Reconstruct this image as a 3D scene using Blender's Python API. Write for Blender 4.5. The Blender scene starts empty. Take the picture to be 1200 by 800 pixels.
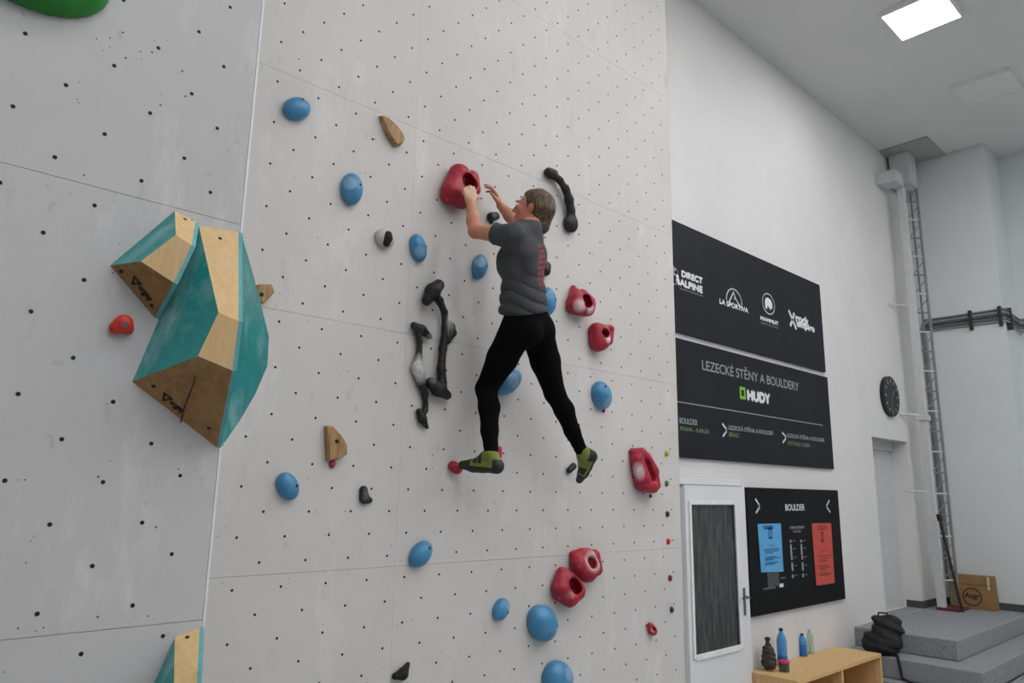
import bpy, bmesh, math, random
import numpy as np
from mathutils import Vector, Matrix

# ------------------------------------------------------------------ camera, world, exposure
SC = bpy.context.scene
COL = SC.collection
cam_data = bpy.data.cameras.new('camera')
cam = bpy.data.objects.new('camera', cam_data)
COL.objects.link(cam)
cam_data.sensor_width = 36.0
cam_data.lens = 25.6282
cam_data.clip_start = 0.05
cam.matrix_world = Matrix(((0.732606, -0.149874, -0.663947, 0), (-0.680464, -0.1383, -0.719613, 0), (0.016027, 0.978985, -0.203303, 1.95), (0, 0, 0, 1)))
SC.camera = cam

world = bpy.data.worlds.new('world')
SC.world = world
world.use_nodes = True
world.node_tree.nodes['Background'].inputs[0].default_value = (0.80, 0.85, 0.90, 1)
world.node_tree.nodes['Background'].inputs[1].default_value = 0.10

SC.view_settings.view_transform = 'Standard'
SC.view_settings.look = 'None'
SC.view_settings.gamma = 1.0
SC.view_settings.use_curve_mapping = False
SC.view_settings.exposure = 0.0
LAMP = 24.5          # radiance of the LED ceiling panels
LIGHTS = [(5.55, 1.45), (3.5, 1.45)] + [(x, y) for y in (.03, -2.02, -4.07, -6.12) for x in (-.6, 1.45, 3.5, 5.55, 7.6, 9.65)]
FLOOR = 0.0
CEIL = 6.88
YM, YL, YW = 3.30, 2.2906, 3.60      # faces of the two climbing walls and of the long white wall
XA, XE = 0.885, 4.815                # arete of the near wall, end of the far wall

rnd = random.Random(7)
nrs = np.random.RandomState(5)

# ------------------------------------------------------------------ helpers: objects
def world_of(o):
    m = o.matrix_basis.copy()
    return world_of(o.parent) @ o.matrix_parent_inverse @ m if o.parent else m

def link(o, parent=None):
    COL.objects.link(o)
    if parent is not None:
        o.parent = parent
        o.matrix_parent_inverse = world_of(parent).inverted()
    return o

def thing(name, label, cat, loc=(0, 0, 0), group=None):
    o = bpy.data.objects.new(name, None)
    o.empty_display_size = 0.1
    o.location = loc
    COL.objects.link(o)
    return tag(o, label, cat, group)

def tag(o, label, cat, group=None):
    o['label'] = label
    o['category'] = cat
    if group:
        o['group'] = group
    return o

def struct(o):
    o['kind'] = 'structure'
    return o

def mesh_obj(name, verts, faces, mat, parent=None, smooth=False, origin=None):
    me = bpy.data.meshes.new(name)
    V = [tuple(v) for v in verts]
    if origin is not None:
        V = [(v[0]-origin[0], v[1]-origin[1], v[2]-origin[2]) for v in V]
    me.from_pydata(V, [], [tuple(f) for f in faces])
    me.update()
    if mat is not None:
        me.materials.append(mat)
    if smooth:
        me.polygons.foreach_set('use_smooth', [True]*len(me.polygons))
    o = bpy.data.objects.new(name, me)
    if origin is not None:
        o.location = origin
    link(o, parent)
    return o

class MB:
    def __init__(s):
        s.v, s.f = [], []
    def add(s, v, f):
        b = len(s.v)
        s.v += [tuple(x) for x in v]
        s.f += [tuple(i+b for i in q) for q in f]
        return s
    def box(s, x0, x1, y0, y1, z0, z1):
        return s.add([(x0,y0,z0),(x1,y0,z0),(x1,y1,z0),(x0,y1,z0),(x0,y0,z1),(x1,y0,z1),(x1,y1,z1),(x0,y1,z1)],
                     [(0,3,2,1),(4,5,6,7),(0,1,5,4),(1,2,6,5),(2,3,7,6),(3,0,4,7)])
    def bar(s, a, b, r, n=8, r2=None):
        a, b = Vector(a), Vector(b)
        d = (b-a).normalized()
        t = Vector((0,0,1)) if abs(d.z) < .9 else Vector((1,0,0))
        u = d.cross(t).normalized(); w = d.cross(u)
        r2 = r if r2 is None else r2
        v = []
        for p, rr in ((a, r), (b, r2)):
            for k in range(n):
                t_ = 2*math.pi*k/n
                v.append(p + (u*math.cos(t_) + w*math.sin(t_))*rr)
        f = [(k, (k+1) % n, n+(k+1) % n, n+k) for k in range(n)]
        f += [tuple(range(n-1, -1, -1)), tuple(range(n, 2*n))]
        return s.add(v, f)
    def tube(s, pts, r, n=8):
        pts = [Vector(p) for p in pts]
        v, f = [], []
        m = len(pts)
        prev = None
        for i, p in enumerate(pts):
            d = (pts[min(i+1, m-1)] - pts[max(i-1, 0)]).normalized()
            if prev is None:
                t = Vector((0,0,1)) if abs(d.z) < .9 else Vector((1,0,0))
                u = d.cross(t).normalized()
            else:
                u = (prev - d*prev.dot(d)).normalized()
            prev = u
            w = d.cross(u)
            rr = r[i] if isinstance(r, (list, tuple)) else r
            for k in range(n):
                t_ = 2*math.pi*k/n
                v.append(p + (u*math.cos(t_) + w*math.sin(t_))*rr)
        for i in range(m-1):
            for k in range(n):
                f.append((i*n+k, i*n+(k+1) % n, (i+1)*n+(k+1) % n, (i+1)*n+k))
        f += [tuple(range(n-1, -1, -1)), tuple(range((m-1)*n, m*n))]
        return s.add(v, f)
    def lathe(s, prof, c=(0,0,0), n=20):
        v, f = [], []
        for r, z in prof:
            for k in range(n):
                t = 2*math.pi*k/n
                v.append((c[0]+r*math.cos(t), c[1]+r*math.sin(t), c[2]+z))
        for i in range(len(prof)-1):
            for k in range(n):
                f.append((i*n+k, i*n+(k+1) % n, (i+1)*n+(k+1) % n, (i+1)*n+k))
        f += [tuple(range(n-1, -1, -1)), tuple(range((len(prof)-1)*n, len(prof)*n))]
        return s.add(v, f)
    def obj(s, name, mat, parent=None, smooth=False, bevel=0, origin=None, angle=None):
        o = mesh_obj(name, s.v, s.f, mat, parent, smooth, origin)
        if bevel:
            m = o.modifiers.new('bevel', 'BEVEL')
            m.width = bevel; m.segments = 2; m.limit_method = 'ANGLE'
        if angle:
            bm = bmesh.new(); bm.from_mesh(o.data)
            for e in bm.edges:
                if len(e.link_faces) == 2 and e.calc_face_angle(0) > angle:
                    e.smooth = False
            bm.to_mesh(o.data); bm.free()
        return o

# ------------------------------------------------------------------ helpers: materials
def lin(c):
    out = []
    for x in c[:3]:
        x = x/255.0
        out.append(x/12.92 if x <= .04045 else ((x+.055)/1.055)**2.4)
    return (*out, 1)

class NT:
    def __init__(s, name):
        s.m = bpy.data.materials.new(name); s.m.use_nodes = True
        s.t = s.m.node_tree
        s.b = s.t.nodes['Principled BSDF']
        s.co = s.t.nodes.new('ShaderNodeTexCoord')
    def n(s, typ, **kw):
        o = s.t.nodes.new(typ)
        for k, v in kw.items():
            setattr(o, k, v)
        return o
    def l(s, a, b):
        s.t.links.new(a, b)
    def mapping(s, scale=(1,1,1), rot=(0,0,0)):
        m = s.n('ShaderNodeMapping')
        m.inputs['Scale'].default_value = scale
        m.inputs['Rotation'].default_value = rot
        s.l(s.co.outputs['Object'], m.inputs['Vector'])
        return m.outputs[0]
    def noise(s, scale, detail=4, vec=None, rough=.55, dist=0):
        o = s.n('ShaderNodeTexNoise')
        o.inputs['Scale'].default_value = scale
        o.inputs['Detail'].default_value = detail
        o.inputs['Roughness'].default_value = rough
        o.inputs['Distortion'].default_value = dist
        s.l(vec if vec is not None else s.co.outputs['Object'], o.inputs['Vector'])
        return o.outputs['Fac']
    def ramp(s, fac, a, b, ca=(0,0,0,1), cb=(1,1,1,1)):
        r = s.n('ShaderNodeValToRGB')
        r.color_ramp.elements[0].position = a; r.color_ramp.elements[0].color = ca
        r.color_ramp.elements[1].position = b; r.color_ramp.elements[1].color = cb
        s.l(fac, r.inputs[0])
        return r.outputs[0]
    def mix(s, fac, a, b, mode='MIX'):
        m = s.n('ShaderNodeMix', data_type='RGBA', blend_type=mode)
        for sock, v in ((0, fac), (6, a), (7, b)):
            if isinstance(v, (int, float)):
                m.inputs[sock].default_value = v
            elif isinstance(v, tuple):
                m.inputs[sock].default_value = v
            else:
                s.l(v, m.inputs[sock])
        return m.outputs[2]
    def mul(s, a, b):
        m = s.n('ShaderNodeMath', operation='MULTIPLY')
        for i, v in enumerate((a, b)):
            if isinstance(v, (int, float)):
                m.inputs[i].default_value = v
            else:
                s.l(v, m.inputs[i])
        return m.outputs[0]
    def attr(s, name):
        a = s.n('ShaderNodeAttribute', attribute_name=name)
        return a.outputs['Fac']
    def bump(s, fac, strength, dist=.01):
        b = s.n('ShaderNodeBump')
        b.inputs['Strength'].default_value = strength
        b.inputs['Distance'].default_value = dist
        s.l(fac, b.inputs['Height'])
        s.l(b.outputs[0], s.b.inputs['Normal'])
    def done(s, col, rough=.6, spec=.5, metal=0):
        if isinstance(col, tuple):
            s.b.inputs['Base Color'].default_value = col
        else:
            s.l(col, s.b.inputs['Base Color'])
        if isinstance(rough, (int, float)):
            s.b.inputs['Roughness'].default_value = rough
        else:
            s.l(rough, s.b.inputs['Roughness'])
        s.b.inputs['Specular IOR Level'].default_value = spec
        s.b.inputs['Metallic'].default_value = metal
        return s.m

def plain(name, c, rough=.6, c2=None, scale=12, bump=0, bscale=60, spec=.5, metal=0):
    k = NT(name)
    c2 = c2 or tuple(int(x*.95) for x in c)
    col = k.mix(k.ramp(k.noise(scale), .3, .7), lin(c), lin(c2))
    if bump:
        k.bump(k.noise(bscale, 3), bump)
    return k.done(col, rough, spec, metal)

def emit(name, c, s):
    k = NT(name)
    k.b.inputs['Emission Color'].default_value = lin(c)
    k.b.inputs['Emission Strength'].default_value = s
    return k.done(lin(c), .6)

def wall_paint(name, c, chalk=.5, streak=.5):
    k = NT(name)
    big = k.ramp(k.noise(1.1, 5, rough=.6), .35, .75)
    col = k.mix(big, lin(c), lin(tuple(int(x*.955) for x in c)))
    smear = k.ramp(k.noise(2.6, 6, k.mapping((1.6, 1.6, .55)), rough=.7), .56, .80)
    col = k.mix(k.mul(smear, chalk*.75), col, lin((238, 238, 236)))
    dirt = k.ramp(k.noise(5.0, 6, k.mapping((2.2, 2.2, .5)), rough=.7, dist=.4), .60, .85)
    col = k.mix(k.mul(dirt, streak*.60), col, lin((118, 118, 114)))
    rub = k.ramp(k.noise(19, 4, k.mapping((1, 1, .7))), .68, .80)
    col = k.mix(k.mul(rub, streak*.5), col, lin((104, 104, 102)))
    k.bump(k.noise(240, 3), .12, .002)
    return k.done(col, .72, .35)

def wood(name, c, c2, scale=5, rot=(0,0,0), chalk=0.0, rough=.55):
    k = NT(name)
    v = k.mapping((1.2, 1.2, .09), rot)
    g = k.noise(scale*9, 5, v, dist=.6)
    col = k.mix(k.ramp(g, .35, .68), lin(c), lin(c2))
    fine = k.ramp(k.noise(scale*60, 3, v), .55, .75)
    col = k.mix(k.mul(fine, .35), col, lin(tuple(int(x*.7) for x in c2)))
    if chalk:
        ch = k.ramp(k.noise(7, 6), .55, .8)
        col = k.mix(k.mul(ch, chalk), col, lin((225, 222, 214)))
    return k.done(col, rough, .35)

def chalky(name, c, c2, amount=.6, rough=.5, scale=9, stretch=(1,1,.35), dark=None):
    k = NT(name)
    col = k.mix(k.ramp(k.noise(6, 4), .35, .7), lin(c), lin(c2))
    ch = k.ramp(k.noise(scale, 7, k.mapping(stretch), rough=.72, dist=.5), .48, .78)
    col = k.mix(k.mul(ch, amount), col, lin((190, 212, 214)))
    k.bump(k.noise(160, 3), .15, .002)
    return k.done(col, rough, .4)

def hold_mat(name, c, c2, chalk=(228, 220, 216), rough=.55, chalk_noise=.25, bump=.3, amount=1.0):
    k = NT(name)
    col = k.mix(k.ramp(k.noise(14, 4), .35, .7), lin(c), lin(c2))
    n1 = k.ramp(k.noise(22, 6, rough=.7), .55, .82)
    col = k.mix(k.mul(n1, chalk_noise), col, lin(chalk))
    a = k.attr('chalk')
    nn = k.n('ShaderNodeMath', operation='MULTIPLY'); k.l(a, nn.inputs[0])
    k.l(k.ramp(k.noise(45, 5, rough=.7), .25, .6, (.45,.45,.45,1)), nn.inputs[1])
    col = k.mix(k.mul(nn.outputs[0], amount), col, lin(chalk))
    k.bump(k.noise(170, 3), bump, .003)
    return k.done(col, rough, .45)

# ------------------------------------------------------------------ helpers: implicit surfaces
def sd_cone(P, a, b, ra, rb):
    a = np.asarray(a, np.float32); b = np.asarray(b, np.float32)
    pa = P-a; ba = b-a
    h = np.clip(pa@ba/max(float(ba@ba), 1e-9), 0, 1)
    return np.linalg.norm(pa-h[:, None]*ba, axis=1)-(ra+h*(rb-ra))

def sd_ell(P, c, r, R=None):
    q = P-np.asarray(c, np.float32)
    if R is not None:
        q = q@np.asarray(R, np.float32).T      # rows of R are the local axes
    r = np.asarray(r, np.float32)
    k0 = np.linalg.norm(q/r, axis=1); k1 = np.linalg.norm(q/(r*r), axis=1)
    return k0*(k0-1)/np.maximum(k1, 1e-6)

def smin(a, b, k):
    h = np.clip(.5+.5*(b-a)/k, 0, 1)
    return b+(a-b)*h-k*h*(1-h)

def smax(a, b, k):
    return -smin(-a, -b, k)

def union(P, prims, k):
    d = None
    for p in prims:
        if p[0] == 'c':
            e = sd_cone(P, *p[1:5])
        else:
            e = sd_ell(P, *p[1:4])
        kk = p[5] if (p[0] == 'c' and len(p) > 5) else (p[4] if (p[0] == 'e' and len(p) > 4) else k)
        d = e if d is None else smin(d, e, kk)
    return d

def chain(pts, rs, k=None):
    out = []
    for i in range(len(pts)-1):
        out.append(('c', pts[i], pts[i+1], rs[i], rs[i+1]) + ((k,) if k else ()))
    return out

def isosurface(fn, lo, hi, h, B=8, lip=1.6):
    lo = np.asarray(lo, np.float64); hi = np.asarray(hi, np.float64)
    nb = np.maximum(1, np.ceil((hi-lo)/(h*B)).astype(int))
    n = nb*B
    F = np.full(n, 1.0, np.float32)
    g = np.stack(np.meshgrid(*[np.arange(k) for k in nb], indexing='ij'), -1).reshape(-1, 3)
    cen = (lo+(g*B+(B-1)/2)*h).astype(np.float32)
    fc = fn(cen)
    act = np.abs(fc) < B*h*.87*lip
    for i in np.nonzero((~act) & (fc < 0))[0]:
        a = g[i]*B
        F[a[0]:a[0]+B, a[1]:a[1]+B, a[2]:a[2]+B] = -1
    off = np.stack(np.meshgrid(*[np.arange(B)]*3, indexing='ij'), -1).reshape(-1, 3)
    ids = np.nonzero(act)[0]
    for s in range(0, len(ids), 400):
        sub = g[ids[s:s+400]]
        idx = (sub[:, None, :]*B+off[None]).reshape(-1, 3)
        val = fn((lo+idx*h).astype(np.float32))
        F[idx[:, 0], idx[:, 1], idx[:, 2]] = val
    ins = F < 0
    c = np.zeros(n-1, np.int8)
    sl = [(slice(0, -1), slice(1, None))[k] for k in (0, 1)]
    for dx in (0, 1):
        for dy in (0, 1):
            for dz in (0, 1):
                c += ins[sl[dx], sl[dy], sl[dz]]
    cells = np.argwhere((c > 0) & (c < 8))
    idm = np.full(n-1, -1, np.int32)
    idm[tuple(cells.T)] = np.arange(len(cells))
    acc = np.zeros((len(cells), 3)); cnt = np.zeros(len(cells))
    corners = [(x, y, z) for x in (0, 1) for y in (0, 1) for z in (0, 1)]
    for p in corners:
        for ax in range(3):
            if p[ax] == 0:
                q = list(p); q[ax] = 1
                A = cells+np.array(p); Bq = cells+np.array(q)
                fa = F[tuple(A.T)]; fb = F[tuple(Bq.T)]
                m = (fa < 0) != (fb < 0)
                t = np.where(m, fa/np.where(m, fa-fb, 1), 0)
                pos = np.array(p, float)+t[:, None]*(np.array(q)-np.array(p))
                acc[m] += pos[m]; cnt[m] += 1
    V = lo+(cells+acc/cnt[:, None])*h
    quads = []
    for ax in range(3):
        o1, o2 = [(1, 2), (2, 0), (0, 1)][ax]
        a = [slice(None)]*3; b = [slice(None)]*3
        a[ax] = slice(0, -1); b[ax] = slice(1, None)
        ia, ib = ins[tuple(a)], ins[tuple(b)]
        e = np.argwhere(ia != ib)
        e = e[(e[:, o1] > 0) & (e[:, o2] > 0) & (e[:, o1] < n[o1]-1) & (e[:, o2] < n[o2]-1)]
        fl = ia[tuple(e.T)]
        def cell(d1, d2):
            q = e.copy(); q[:, o1] += d1; q[:, o2] += d2
            return idm[tuple(q.T)]
        Q = np.stack([cell(-1, -1), cell(0, -1), cell(0, 0), cell(-1, 0)], 1)
        Q[~fl] = Q[~fl][:, ::-1]
        quads.append(Q)
    return V, np.concatenate(quads)

def iso_obj(name, fn, lo, hi, h, mat, parent=None, attrs=None, smooth=2, origin=None):
    V, Q = isosurface(fn, lo, hi, h)
    for _ in range(smooth):          # light Laplacian relaxation
        s = np.zeros_like(V); k = np.zeros(len(V))
        for i in range(4):
            a, b = Q[:, i], Q[:, (i+1) % 4]
            np.add.at(s, a, V[b]); np.add.at(k, a, 1)
            np.add.at(s, b, V[a]); np.add.at(k, b, 1)
        V = .5*V+.5*s/np.maximum(k, 1)[:, None]
    org = np.array(origin if origin is not None else (0, 0, 0), float)
    me = bpy.data.meshes.new(name)
    me.vertices.add(len(V)); me.vertices.foreach_set('co', (V-org).astype(np.float32).ravel())
    me.loops.add(len(Q)*4); me.loops.foreach_set('vertex_index', Q.astype(np.int32).ravel())
    me.polygons.add(len(Q))
    me.polygons.foreach_set('loop_start', np.arange(len(Q), dtype=np.int32)*4)
    me.polygons.foreach_set('loop_total', np.full(len(Q), 4, np.int32))
    me.polygons.foreach_set('use_smooth', np.ones(len(Q), bool))
    me.update(calc_edges=True); me.validate()
    for an, af in (attrs or {}).items():
        at = me.attributes.new(an, 'FLOAT', 'POINT')
        at.data.foreach_set('value', np.clip(af(V), 0, 1).astype(np.float32))
    if mat is not None:
        me.materials.append(mat)
    o = bpy.data.objects.new(name, me)
    if origin is not None:
        o.location = origin
    link(o, parent)
    return o

def blob(V, c, r, soft=.5):
    d = np.linalg.norm((V-np.asarray(c))/np.asarray(r), axis=1)
    return np.clip((1-d)/soft, 0, 1)

# ------------------------------------------------------------------ materials of the hall
m_pillar = plain('cool_white_paint', (206, 212, 211), .85, (200, 206, 205), 1.3, 0, 60, .2)
m_white = plain('white_paint', (214, 213, 211), .85, (207, 207, 205), 1.3, .05, 90, .2)
m_ceil = plain('ceiling_paint', (218, 218, 215), .9, (212, 212, 209), 1.0, 0, 60, .2)
m_floor = plain('grey_floor', (176, 180, 184), .7, (170, 174, 178), 3)
m_far = plain('far_hall_walls', (205, 205, 204), .9)
m_core = plain('wall_core', (120, 117, 112), .9)
m_panel = wall_paint('climbing_panel_paint', (203, 200, 195), .45, .55)
m_panel_near = wall_paint('near_panel_paint', (191, 191, 190), .6, .9)
m_trim = plain('white_corner_strip', (226, 230, 232), .5)
m_hole = plain('t_nut_black', (12, 12, 12), .8)
m_hole_grey = plain('screw_hole_grey', (92, 88, 84), .9)
m_dark = plain('dark_plastic', (24, 25, 26), .5)
m_black = plain('black_metal', (18, 18, 19), .45)
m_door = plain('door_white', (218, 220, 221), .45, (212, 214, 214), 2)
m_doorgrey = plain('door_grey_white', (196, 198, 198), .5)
m_steel = plain('brushed_steel', (120, 122, 124), .35, metal=.8)
m_mast = plain('mast_white', (196, 200, 198), .5)
m_mastgrey = plain('mast_grey', (120, 123, 122), .55)
m_base = plain('grey_skirting', (70, 75, 76), .8)

def carpet():
    k = NT('grey_carpet')
    col = k.mix(k.ramp(k.noise(150, 4, rough=.7), .36, .64), lin((96, 101, 104)), lin((172, 177, 180)))
    k.bump(k.noise(300, 3), .5, .01)
    return k.done(col, .95, .1)
m_carpet = carpet()

# ------------------------------------------------------------------ hall shell
def slab(name, x0, x1, y0, y1, z0, z1, m):
    return struct(MB().box(x0, x1, y0, y1, z0, z1).obj(name, m))
slab('floor', -7, 12.6, -9, 4.4, -.2, 0, m_floor)
slab('ceiling', -7, 12.6, -9, 4.4, CEIL, CEIL+.2, m_ceil)
slab('wall_front', -7, 12.6, -9.2, -9, 0, CEIL, m_far)
slab('wall_west', -7.2, -7, -9, 4.4, 0, CEIL, m_far)
XB, XC = 11.95, 11.25
slab('wall_end', XB, XB+.2, -9, 4.4, 0, CEIL, m_pillar)
slab('wall_pillar', XC, XB-.001, 2.49, 3.98, 0, CEIL-.001, m_pillar)

# long white wall with the recessed doorway
DX0, DX1, DZ0, DZ1 = 9.36, 10.52, .59, 2.70
w = MB()
w.box(-7, DX0, YW, YW+.6, 0, CEIL-.001)
w.box(DX1, XC+.3, YW, YW+.6, 0, CEIL-.001)
w.box(DX0, DX1, YW, YW+.6, DZ1, CEIL-.001)
w.box(DX0, DX1, YW, YW+.6, 0, DZ0)
struct(w.obj('wall_rear', m_white))

# door in the recess
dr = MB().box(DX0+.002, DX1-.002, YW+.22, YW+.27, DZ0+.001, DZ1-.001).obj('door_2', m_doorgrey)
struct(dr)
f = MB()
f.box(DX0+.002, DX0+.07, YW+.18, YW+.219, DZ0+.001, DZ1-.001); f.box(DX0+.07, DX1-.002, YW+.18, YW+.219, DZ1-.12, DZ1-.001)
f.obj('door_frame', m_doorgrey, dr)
MB().bar((DX0+.22, YW+.22, DZ0+1.02), (DX0+.22, YW+.16, DZ0+1.02), .012).bar((DX0+.22, YW+.16, DZ0+1.02), (DX0+.34, YW+.16, DZ0+1.02), .011).obj('door_handle', m_steel, dr)

# skirting
struct(MB().box(DX1+.001, XC-.001, YW-.015, YW, .591, .68).obj('baseboard_rear', m_base))
b = MB().box(DX1-.012, DX1, YW, YW+.18, .591, .68)
struct(b.obj('baseboard_reveal', m_base))
struct(MB().box(XC-.015, XC, 2.49, YW-.016, .591, .68).obj('baseboard_end', m_base))

# white door with a glass panel
d1 = struct(MB().obj('door_1', None)) if False else None
D0, D1, DH = 5.26, 6.19, 2.04
GX0, GX1, GZ0, GZ1 = 5.325, 6.03, .69, 1.89
leaf = MB()
for x0, x1, z0, z1 in ((D0, GX0, .01, DH), (GX1, D1, .01, DH), (GX0, GX1, .01, GZ0), (GX0, GX1, GZ1, DH)):
    leaf.box(x0, x1, YW-.045, YW-.002, z0, z1)
door = struct(leaf.obj('door_1', m_door))
fr = MB()
fr.box(D1+.003, D1+.055, YW-.03, YW-.001, 0, DH+.06); fr.box(D0-.06, D1+.003, YW-.03, YW-.001, DH+.005, DH+.06)
fr.obj('door_frame', m_door, door, bevel=.004)
bd = MB()
for x0, x1, z0, z1 in ((GX0-.02, GX0+.012, GZ0-.02, GZ1+.02), (GX1-.012, GX1+.02, GZ0-.02, GZ1+.02), (GX0+.012, GX1-.012, GZ0-.035, GZ0+.012), (GX0+.012, GX1-.012, GZ1-.012, GZ1+.02)):
    bd.box(x0, x1, YW-.058, YW-.0455, z0, z1)
bd.obj('glazing_bead', m_trim, door, bevel=.003)
def glass():
    k = NT('obscured_dark_glass')
    v = k.mapping((9, 9, 1.6), (0, .35, 0))
    n = k.noise(3.2, 5, v, rough=.65)
    col = k.mix(k.ramp(n, .38, .7), lin((32, 37, 35)), lin((72, 78, 75)))
    k.bump(n, .6, .01)
    return k.done(col, .22, .5)
MB().box(GX0+.001, GX1-.001, YW-.035, YW-.025, GZ0+.001, GZ1-.001).obj('glass_pane', glass(), door)
h = MB().box(6.105, 6.14, YW-.052, YW-.0455, .93, 1.16)
hp = h.obj('handle_plate', m_steel, door, bevel=.003)
MB().bar((6.123, YW-.05, 1.085), (6.123, YW-.1, 1.085), .011).bar((6.123, YW-.1, 1.085), (6.01, YW-.1, 1.085), .010).obj('handle_lever', m_steel, hp, smooth=True, angle=.7)

# ------------------------------------------------------------------ climbing walls: plywood panels, T-nuts, screw holes
ZS = [-.622+.001, .333, 1.568, 2.803, 4.044, 5.28, CEIL-.002]
ZS[0] = .002
def climbing_wall(name, x0, x1, yf, xs, mat, core_y1):
    core = struct(MB().box(x0, x1-.001, yf+.018, core_y1, .001, CEIL-.001).obj(name, m_core))
    g = .0008
    for i in range(len(xs)-1):
        for j in range(len(ZS)-1):
            o = MB().box(xs[i]+g*.5, xs[i+1]-g*.5, yf, yf+.018, ZS[j]+g, ZS[j+1]-g).obj('panel', mat, core)
    return core
wl = climbing_wall('wall_left', -3.4, XA-.004, YL, [-3.4, -1.6, XA], m_panel_near, YW-.002)
wc = climbing_wall('wall_center', XA, XE, YM, [XA, 2.246, XE], m_panel, YW-.002)
struct(MB().box(XA-.0035, XA, YL+.0185, YW-.003, .002, CEIL-.002).obj('trim_1', m_panel_near))
struct(MB().box(XA+.0006, XA+.008, YL-.001, YL+.02, .002, CEIL-.002).obj('trim_2', m_trim))
struct(MB().box(XE+.0005, XE+.004, YM, YW-.003, .002, CEIL-.002).obj('trim_3', m_panel))

def discs(pts, y, n=8, rim=.0008):
    mb = MB()
    for x, z, r in pts:
        v = [(x+r*math.cos(2*math.pi*k/n), y-rim, z+r*math.sin(2*math.pi*k/n)) for k in range(n)]
        u = [(a, y+.0002, c) for a, _, c in v]
        mb.add(v+u, [tuple(range(n))] + [(k, n+k, n+(k+1) % n, (k+1) % n) for k in range(n)])
    return mb
pts = []
for c in range(-3, 32):
    for r in range(-40, 60):
        x = (.42171+c*.0346)*3.3; z = (.75142+c*.034025-r*.06805)*3.3+1.95
        if XA+.04 < x < XE-.03 and .2 < z < CEIL-.1:
            pts.append((x, z, .0066))
o = discs(pts, YM).obj('t_nut', m_hole, wc); o['kind'] = 'stuff'
pts = []
for c in range(-14, 5):
    for r in range(-40, 60):
        x = (.1000+c*.04993)*YL; z = (.54314+c*.049275-r*.0980)*YL+1.95
        if -1.5 < x < XA-.03 and .2 < z < CEIL-.1:
            pts.append((x, z, .0062))
for k in range(-12, 30):
    z = (.70248-.0982*k)*YL+1.95
    if .2 < z < CEIL-.1:
        pts.append((.3394*YL, z, .0060))
o = discs(pts, YL).obj('t_nut', m_hole, wl); o['kind'] = 'stuff'
for W_, y, x0, x1, cnt in ((wc, YM, XA+.05, XE-.05, 170), (wl, YL, -.3, XA-.05, 120)):
    sp = []
    while len(sp) < cnt:
        x, z = rnd.uniform(x0, x1), rnd.uniform(.9, 4.6)
        for _ in range(rnd.choice((1, 1, 2, 3))):
            sp.append((x+rnd.gauss(0, .03), z+rnd.gauss(0, .03), rnd.choice((.0018, .0025, .0034))))
    for zz in ZS[1:5]:
        for xx in np.arange(x0+.1, x1, .31):
            sp.append((float(xx), zz+rnd.choice((-.025, .025)), .0026))
    o = discs(sp, y, 6).obj('screw_hole', m_hole_grey, W_); o['kind'] = 'stuff'

# ------------------------------------------------------------------ ceiling lights
m_led = emit('led_diffuser', (255, 253, 255), LAMP)
m_lframe = plain('light_frame_white', (225, 225, 222), .5)
def ceiling_light(x, y, label, lit=True, group=None):
    t = thing('ceiling_light', label, 'light', (x, y, CEIL), group)
    f = MB()
    s, e = .30, .018
    for a in ((-s, s, -s, -s+e), (-s, s, s-e, s), (-s, -s+e, -s+e, s-e), (s-e, s, -s+e, s-e)):
        f.box(x+a[0], x+a[1], y+a[2], y+a[3], CEIL-.05, CEIL-.0005)
    f.obj('frame', m_lframe, t)
    MB().box(x-s+e, x+s-e, y-s+e, y+s-e, CEIL-.045, CEIL-.03).obj('diffuser', m_led if lit else m_lframe, t)
ceiling_light(7.6, 2.08, 'lit square LED panel on the grey ceiling, glowing white')
ceiling_light(9.65, 2.02, 'unlit square ceiling panel light further along, same grey as ceiling', False)
ceiling_ = bpy.data.objects['ceiling']
for x, y in LIGHTS:                      # the rows of the same panels behind and above the camera
    fr_ = MB().box(x-.30, x+.30, y-.30, y+.30, CEIL-.029, CEIL-.0005).obj('light_frame', m_lframe, ceiling_)
    MB().box(x-.282, x+.282, y-.282, y+.282, CEIL-.045, CEIL-.0295).obj('diffuser', m_led, fr_)
t = MB().box(10.48, XC-.01, 2.96, 3.59, CEIL-.02, CEIL-.0005).obj('access_panel', plain('hatch_grey', (168, 170, 166), .9), bevel=.004)
tag(t, 'square grey ceiling hatch in the corner above the white mast', 'ceiling hatch')

# ------------------------------------------------------------------ carpeted platform with steps
plat = struct(MB().box(8.45, XC-.001, 2.60, YW-.001, .395, .59).obj('platform', m_carpet, bevel=.012))
MB().box(8.12, XC-.001, 2.31, YW-.001, .198, .394).obj('step', m_carpet, plat, bevel=.012)
MB().box(7.82, XB-.001, 2.02, 2.309, .001, .197).obj('step', m_carpet, plat, bevel=.012)
MB().box(7.96, 8.119, 2.309, YW-.001, .001, .197).obj('step', m_carpet, plat)
MB().box(DX0+.003, DX1-.013, YW-.0005, YW+.179, .5902, .5945).obj('carpet_strip', m_carpet, plat)

# ------------------------------------------------------------------ plywood volumes
m_teal = chalky('teal_painted_plywood', (54, 156, 153), (42, 140, 140), .72, .5, 6, (1, 1, .5))
m_teal2 = chalky('teal_painted_plywood_clean', (20, 128, 126), (18, 112, 112), .5, .45, 6, (1, 1, .4))
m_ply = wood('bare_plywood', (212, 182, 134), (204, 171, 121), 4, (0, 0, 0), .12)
m_plyd = wood('brown_shaded_plywood', (160, 122, 74), (138, 102, 60), 4, (0, 0, 0), .08)  # browner ply tone, its colour darkened to carry the shade under the volumes
m_edge = plain('bevelled_edge_teal', (104, 176, 176), .5, (78, 150, 152), 20)
m_woodd2 = plain('crack_brown', (58, 40, 22), .9)
m_print = plain('black_print', (16, 14, 12), .7)

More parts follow.
